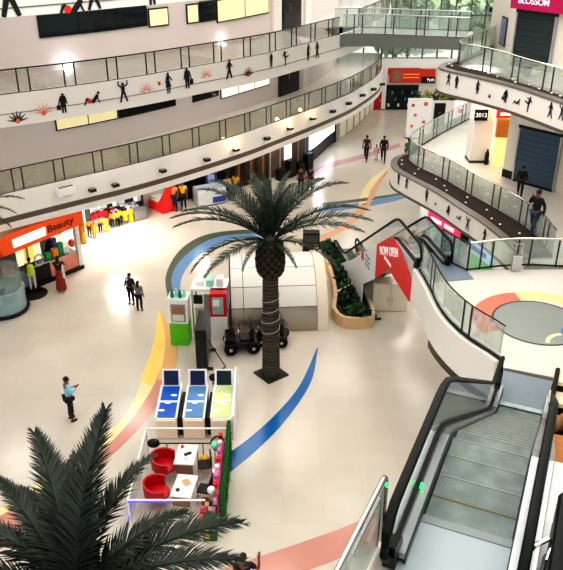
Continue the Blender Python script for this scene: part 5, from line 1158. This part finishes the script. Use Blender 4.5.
wtable('white table with papers beside the nearer red chair', -2.75, 16.3, -8, [('paper', 'brown edged paper on the nearer white table', .05, .12, .2, .28, .01, (210, 170, 120)), ('dark_pouch', 'small dark pouch on the nearer white table', -.16, -.2, .1, .08, .05, (50, 40, 40))])
def bchair(label, x, y, rz):
    t = thing('black_chair', label, 'chair', (x, y, 0), R(rz)); MB().box(-.2, .2, -.2, .2, .42, .47).build('seat', BLACK, t, bev=.02); MB().box(-.2, .2, .17, .21, .5, .86).build('backrest', BLACK, t, bev=.02)
    for sx in (-1, 1):
        for sy in (-1, 1): MB().tube([(sx*.18, sy*.18, .42), (sx*.2, sy*.2, 0)], .014, 6).build('leg', STEEL, t)
        MB().tube([(sx*.18, .19, .42), (sx*.18, .19, .6)], .014, 6).build('back_support', STEEL, t)
bchair('black chair between the farther white table and the goods display', -2.3, 17.55, -80); bchair('black chair between the nearer white table and the goods display', -2.2, 16.5, -100)
mb = MB().ell((0, 0, .22), .17, .17, .2); o = mb.build('yellow_bag', mat('yellow_bag', (240, 196, 40), .5)); o.location = (-2.35, 17.98, 0); tag(o, 'yellow bag on the floor behind the farther black chair', 'bag')
def lampstand(label, x, y, c, z):
    t = thing('balloon_stand', label, 'stand', (x, y, 0)); MB().tube([(0, 0, 0), (0, 0, z)], .015, 6).build('pole', STEEL, t); MB().ell((0, 0, z+.1), .12, .12, .12).build('ball', mat('ball_%d' % c[0], c, .4), t); MB().lathe([(.12, 0), (.12, .02)], k=12).build('base', STEEL, t)
lampstand('mint green ball on a thin stand by the goods display', -2.0, 17.75, (140, 220, 190), .9); lampstand('white ball on a thin stand at the near end of the goods display', -1.95, 15.95, (240, 240, 244), .8)
tb_ = thing('barber_bar', 'black bar with a round ring end and a dark knob inside the stall rail', 'fitness bar', (-2.9, 18.15, .75)); MB().tube([(-1.0, 0, 0), (.75, 0, 0)], .022, 8).build('bar', BLACK, tb_); MB().tube([(.95+.2*math.cos(R(a)), 0.1*math.sin(R(a)), .18*math.sin(R(a))) for a in range(0, 360, 20)], .028, 6, closed=True).build('ring', BLACK, tb_); MB().ell((-1.0, 0, 0), .2, .12, .16).build('knob', BLACK, tb_)
for x in (-.6, .5): MB().tube([(x, 0, 0), (x, 0, -.75)], .016, 6).build('stand_leg', BLACK, tb_)
for i in range(7):
    c = [(230, 120, 60), (60, 50, 50), (236, 200, 190), (214, 60, 90), (240, 220, 160), (50, 50, 56), (200, 90, 60)][i]
    o = MB().box(-.1, .1, -.08, .08, 0, .16+.04*(i % 3)).build('gift_box', mat('gift%d' % i, c, .5)); o.location = (-2.15+.12*(i % 3)-.05, 15.72+.22*(i//2), 0.0); 
    tag(o, ['orange gift box', 'dark brown gift box', 'pale pink gift box', 'crimson gift box', 'cream gift box', 'charcoal gift box', 'rust coloured gift box'][i]+' on the floor at the near end of the goods display', 'box')
tp = thing('turf_block', 'low green turf block at the near end of the stall', 'turf block', (-1.95, 15.2, 0)); MB().box(-.15, .2, -.25, .25, 0, .5).build('block', mat('turf_green', (0, 0, 0)), tp); MB().box(-.12, .0, -.27, -.25, .1, .4).build('yellow_tag', mat('yellow_bag', (0, 0, 0)), tp)

# ------------------------------------------------------------------ beside the foreground escalator
ws = thing('wooden_shelf', 'orange wooden shelf unit with pale top boards seen past the escalator handrail', 'shelf', (6.5, 13.95, L1), R(-20))
WD = mat('orange_ply', (214, 142, 78), .5, var=.15, scale=3); CRM = mat('cream_board', (240, 226, 200), .4)
MB().box(-.35, .8, .6, 1.3, .75, .85).build('shelf_board', CRM, ws); MB().box(-.4, .8, .0, .5, .55, .65).build('shelf_board', CRM, ws); MB().box(-.35, .8, -1.9, -.9, .35, .45).build('counter_top', WD, ws)
MB().box(-.35, .75, -1.8, 1.2, 0, .06).build('base', mat('dark_wood', (60, 40, 28), .6), ws); MB().box(-.33, .75, -1.85, -.95, .06, .35).build('carcass', WD, ws); MB().box(-.3, .7, .1, 1.2, .06, .55).build('back_panel', mat('dark_wood', (0, 0, 0)), ws)
for k in range(4): MB().ell((-.2+.16*k, -.3+.1*(k % 2), .3), .14, .12, .25).build('bag', mat('tan_bag', (196, 156, 110), .6), ws)
# newel end of the neighbouring escalator and chrome queue rails
nb = thing('escalator_balustrade', 'black rubber ended balustrade of a neighbouring escalator at the picture edge', 'balustrade', (2.88, 5.74, 0), R(-23.5))
lpz = [(0, -1.9, L2+.9)]+[(0, -.1+.36*math.sin(R(a)), L2+.55+.36*math.cos(R(a))) for a in range(0, 181, 20)]+[(0, -1.9, L2+.19)]
MB().tube(lpz, .06, 8, sx=1.4).build('handrail', RUBBER, nb); MB().prism([Vector(p) for p in lpz], (-.08, 0, 0), (.08, 0, 0)).build('panel', mat('panel_dark', (34, 36, 36), .3), nb)
for k, (dx, dy, lab) in enumerate([(2.60, 5.30, 'chrome bent guard rail nearest the escalator handrail at the picture edge'), (2.74, 5.24, 'chrome bent guard rail in front of the black balustrade end')]):
    q = thing('guard_rail', lab, 'guard rail', (dx, dy, L2), R(-62)); MB().tube([(0, -.3, 0), (0, -.3, .8), (0, -.24, .86), (0, -.06, .86), (0, 0, .8), (0, 0, 0)], .026, 8).build('bent_tube', mat('bright_chrome', (230, 230, 226), .2, .85), q); MB().lathe([(.05, 0), (.05, .015)], c=(0, -.3, 0), k=10).build('foot', STEEL, q); MB().lathe([(.05, 0), (.05, .015)], k=10).build('foot', STEEL, q)

# glowing globes added on the gallery wall for two glare spots
def globe(label, P, z, x, y, off):
    s, zz = P.hit(x, y); p = P.pt(s, zz, off); t = thing('glare_globe', label, 'glare', p); MB().ell((0, -.1, 0), .19, .19, .19).build('globe', COOL, t); MB().box(-.05, .05, 0, .12, -.05, .05).build('bracket', STEEL, t)  # glowing globe added in place of a glare spot
globe('bright white glare globe on the gallery wall above the lounging dancer print', W2, 0, 68, 70, -.12); globe('bright white glare globe on the gallery wall above the striding dancer print', W2, 0, 222, 47, -.12)
ex = thing('hanging_sign', 'small dark exit style sign box hanging by the far window', 'sign', (12.2, 45.0, 9.8)); MB().box(-.42, .42, -.05, .05, 0, .24).build('box', DARK, ex); MB().tube([(0, 0, .24), (0, 0, 2.5)], .012, 6).build('hanger', DARK, ex)
po = thing('poster', 'blue grey poster on the side of the wall by the dark shutter', 'poster', (9.84, 34.2, L2+.5)); MB().box(-.05, -.01, 0, .9, 0, 1.2).build('frame', DARK, po); MB().box(-.07, -.05, .06, .84, .06, 1.14).build('print', mat('poster_blue', (110, 126, 150), .4, var=.4, scale=3), po)

# ------------------------------------------------------------------ outside: trees and forecourt behind the glazing
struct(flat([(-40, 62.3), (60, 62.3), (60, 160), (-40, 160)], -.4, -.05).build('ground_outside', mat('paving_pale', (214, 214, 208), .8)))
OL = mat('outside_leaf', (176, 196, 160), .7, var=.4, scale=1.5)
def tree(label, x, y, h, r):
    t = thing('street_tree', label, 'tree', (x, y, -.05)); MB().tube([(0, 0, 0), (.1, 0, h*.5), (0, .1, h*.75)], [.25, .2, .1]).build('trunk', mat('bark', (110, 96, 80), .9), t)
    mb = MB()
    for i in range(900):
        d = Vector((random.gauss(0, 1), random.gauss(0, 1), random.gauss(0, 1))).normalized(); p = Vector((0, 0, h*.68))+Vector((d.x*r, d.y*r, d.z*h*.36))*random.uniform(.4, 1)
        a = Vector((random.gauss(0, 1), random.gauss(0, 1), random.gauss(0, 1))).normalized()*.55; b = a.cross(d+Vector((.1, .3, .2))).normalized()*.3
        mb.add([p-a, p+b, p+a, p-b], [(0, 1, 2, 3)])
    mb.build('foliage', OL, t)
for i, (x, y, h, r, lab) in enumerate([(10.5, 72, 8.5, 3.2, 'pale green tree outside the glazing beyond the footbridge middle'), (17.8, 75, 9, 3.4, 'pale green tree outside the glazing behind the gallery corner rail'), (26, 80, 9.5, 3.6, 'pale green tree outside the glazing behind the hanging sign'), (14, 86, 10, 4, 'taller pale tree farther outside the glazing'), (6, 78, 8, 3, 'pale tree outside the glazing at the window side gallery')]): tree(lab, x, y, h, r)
cr = thing('street_hoarding', 'low red and white street hoarding outside the glazing', 'hoarding', (12, 66, -.05)); MB().box(-8, 10, 0, .1, 0, 3.4).build('boards', mat('hoarding_white', (236, 228, 226), .6), cr); MB().box(-8, 10, -.03, 0, 2.1, 2.6).build('red_stripe', mat('hoarding_red', (214, 90, 90), .6), cr)

# ------------------------------------------------------------------ roof and lights
struct(MB().box(-24, 20, -22, 62.2, 19, 19.3).build('ceiling', WALLW), 'white atrium ceiling')
def area(loc, size, energy, rot=(0, 0, 0), col=(1, .97, .93), sy=None):
    L = bpy.data.lights.new('area', 'AREA'); L.energy = energy; L.size = size; L.color = col; L.shape = 'RECTANGLE' if sy else 'SQUARE'
    if sy: L.size_y = sy
    o = bpy.data.objects.new('added_fill_light', L); COL.objects.link(o); o.location = loc; o.rotation_euler = rot  # added area light, no fitting modelled for it
LE = 900
for (x, y) in ((-7, 2), (6, 2), (-7, 16), (5, 16), (-3, 28), (8, 28), (0, 40), (10, 42), (8, 54)): area((x, y, 18.9), 11, LE*(.75 if y < 20 else 1.05))
for s in (4, 10, 16, 22): 
    q = E2.pt(s, L2-1.3, 1.6); area((q.x, q.y, q.z), 1.5, 60)  # added fill brightening the gallery walls
    q = E3.pt(s, L3-.8, 1.6); area((q.x, q.y, q.z), 1.5, 60)
area((-8.4, 35.2, 3.05), 1.2, 210, col=(1, .98, .95)); q = E1.pt(E1.len-8, 8.6, 1.8); area((q.x, q.y, q.z), 2, 90)  # first lamp added to whiten the floor, second to fill the far gallery
# fill lights added under the galleries
for s in (6, 12, 18, 24, 31): 
    q = E1.pt(s, L1-1.45, 2.4); area((q.x, q.y, q.z), .5, 50)
for s in (4, 9, 14): q = RE1.pt(s, 8.1, 3.0); area((q.x, q.y, q.z), 1.6, 60)
for s in (6, 11): q = RE1.pt(s+8, L1-.55, .8); area((q.x, q.y, q.z), 1.0, 40)
area((9.9, 33.2, 7.9), .6, 45, col=(1, .7, .35))
SL = bpy.data.lights.new('spot', 'SPOT'); SL.energy = 16000; SL.spot_size = R(13); SL.spot_blend = .8; SL.color = (.9, .93, 1); so_ = bpy.data.objects.new('spot', SL); COL.objects.link(so_); so_.location = (8.2, 31.9, 18.5)  # added spot burning a sunlit glare onto the middle gallery
S = bpy.data.lights.new('sun', 'SUN'); S.energy = 4.2; S.angle = R(2); S.color = (1, .96, .9); so = bpy.data.objects.new('sun', S); COL.objects.link(so); so.rotation_euler = (R(38), 0, R(-12))

w = bpy.data.worlds.new('world'); SC.world = w; w.use_nodes = True; nt = w.node_tree; bg = nt.nodes['Background']
bg.inputs['Color'].default_value = (.93, .97, 1, 1); bg.inputs['Strength'].default_value = .62

cam = bpy.data.cameras.new('camera'); co = bpy.data.objects.new('camera', cam); COL.objects.link(co)
co.location = (0, 0, CAM_H); co.rotation_euler = (math.pi/2-PITCH, 0, 0)
cam.sensor_fit = 'VERTICAL'; cam.sensor_height = 24; cam.lens = F_PX/570*24; cam.clip_end = 400; cam.clip_start = .05
cam.shift_x = 0; cam.shift_y = 0
SC.camera = co
SC.view_settings.view_transform = 'Standard'; SC.view_settings.look = 'High Contrast'; SC.view_settings.exposure = -.08; SC.view_settings.gamma = 1
SC.cycles.use_denoising = True
try: SC.cycles.denoiser = 'OPENIMAGEDENOISE'
except Exception: pass
SC.cycles.max_bounces = 10; SC.cycles.transparent_max_bounces = 24; SC.cycles.sample_clamp_indirect = 4.0; SC.cycles.caustics_reflective = False; SC.cycles.caustics_refractive = False
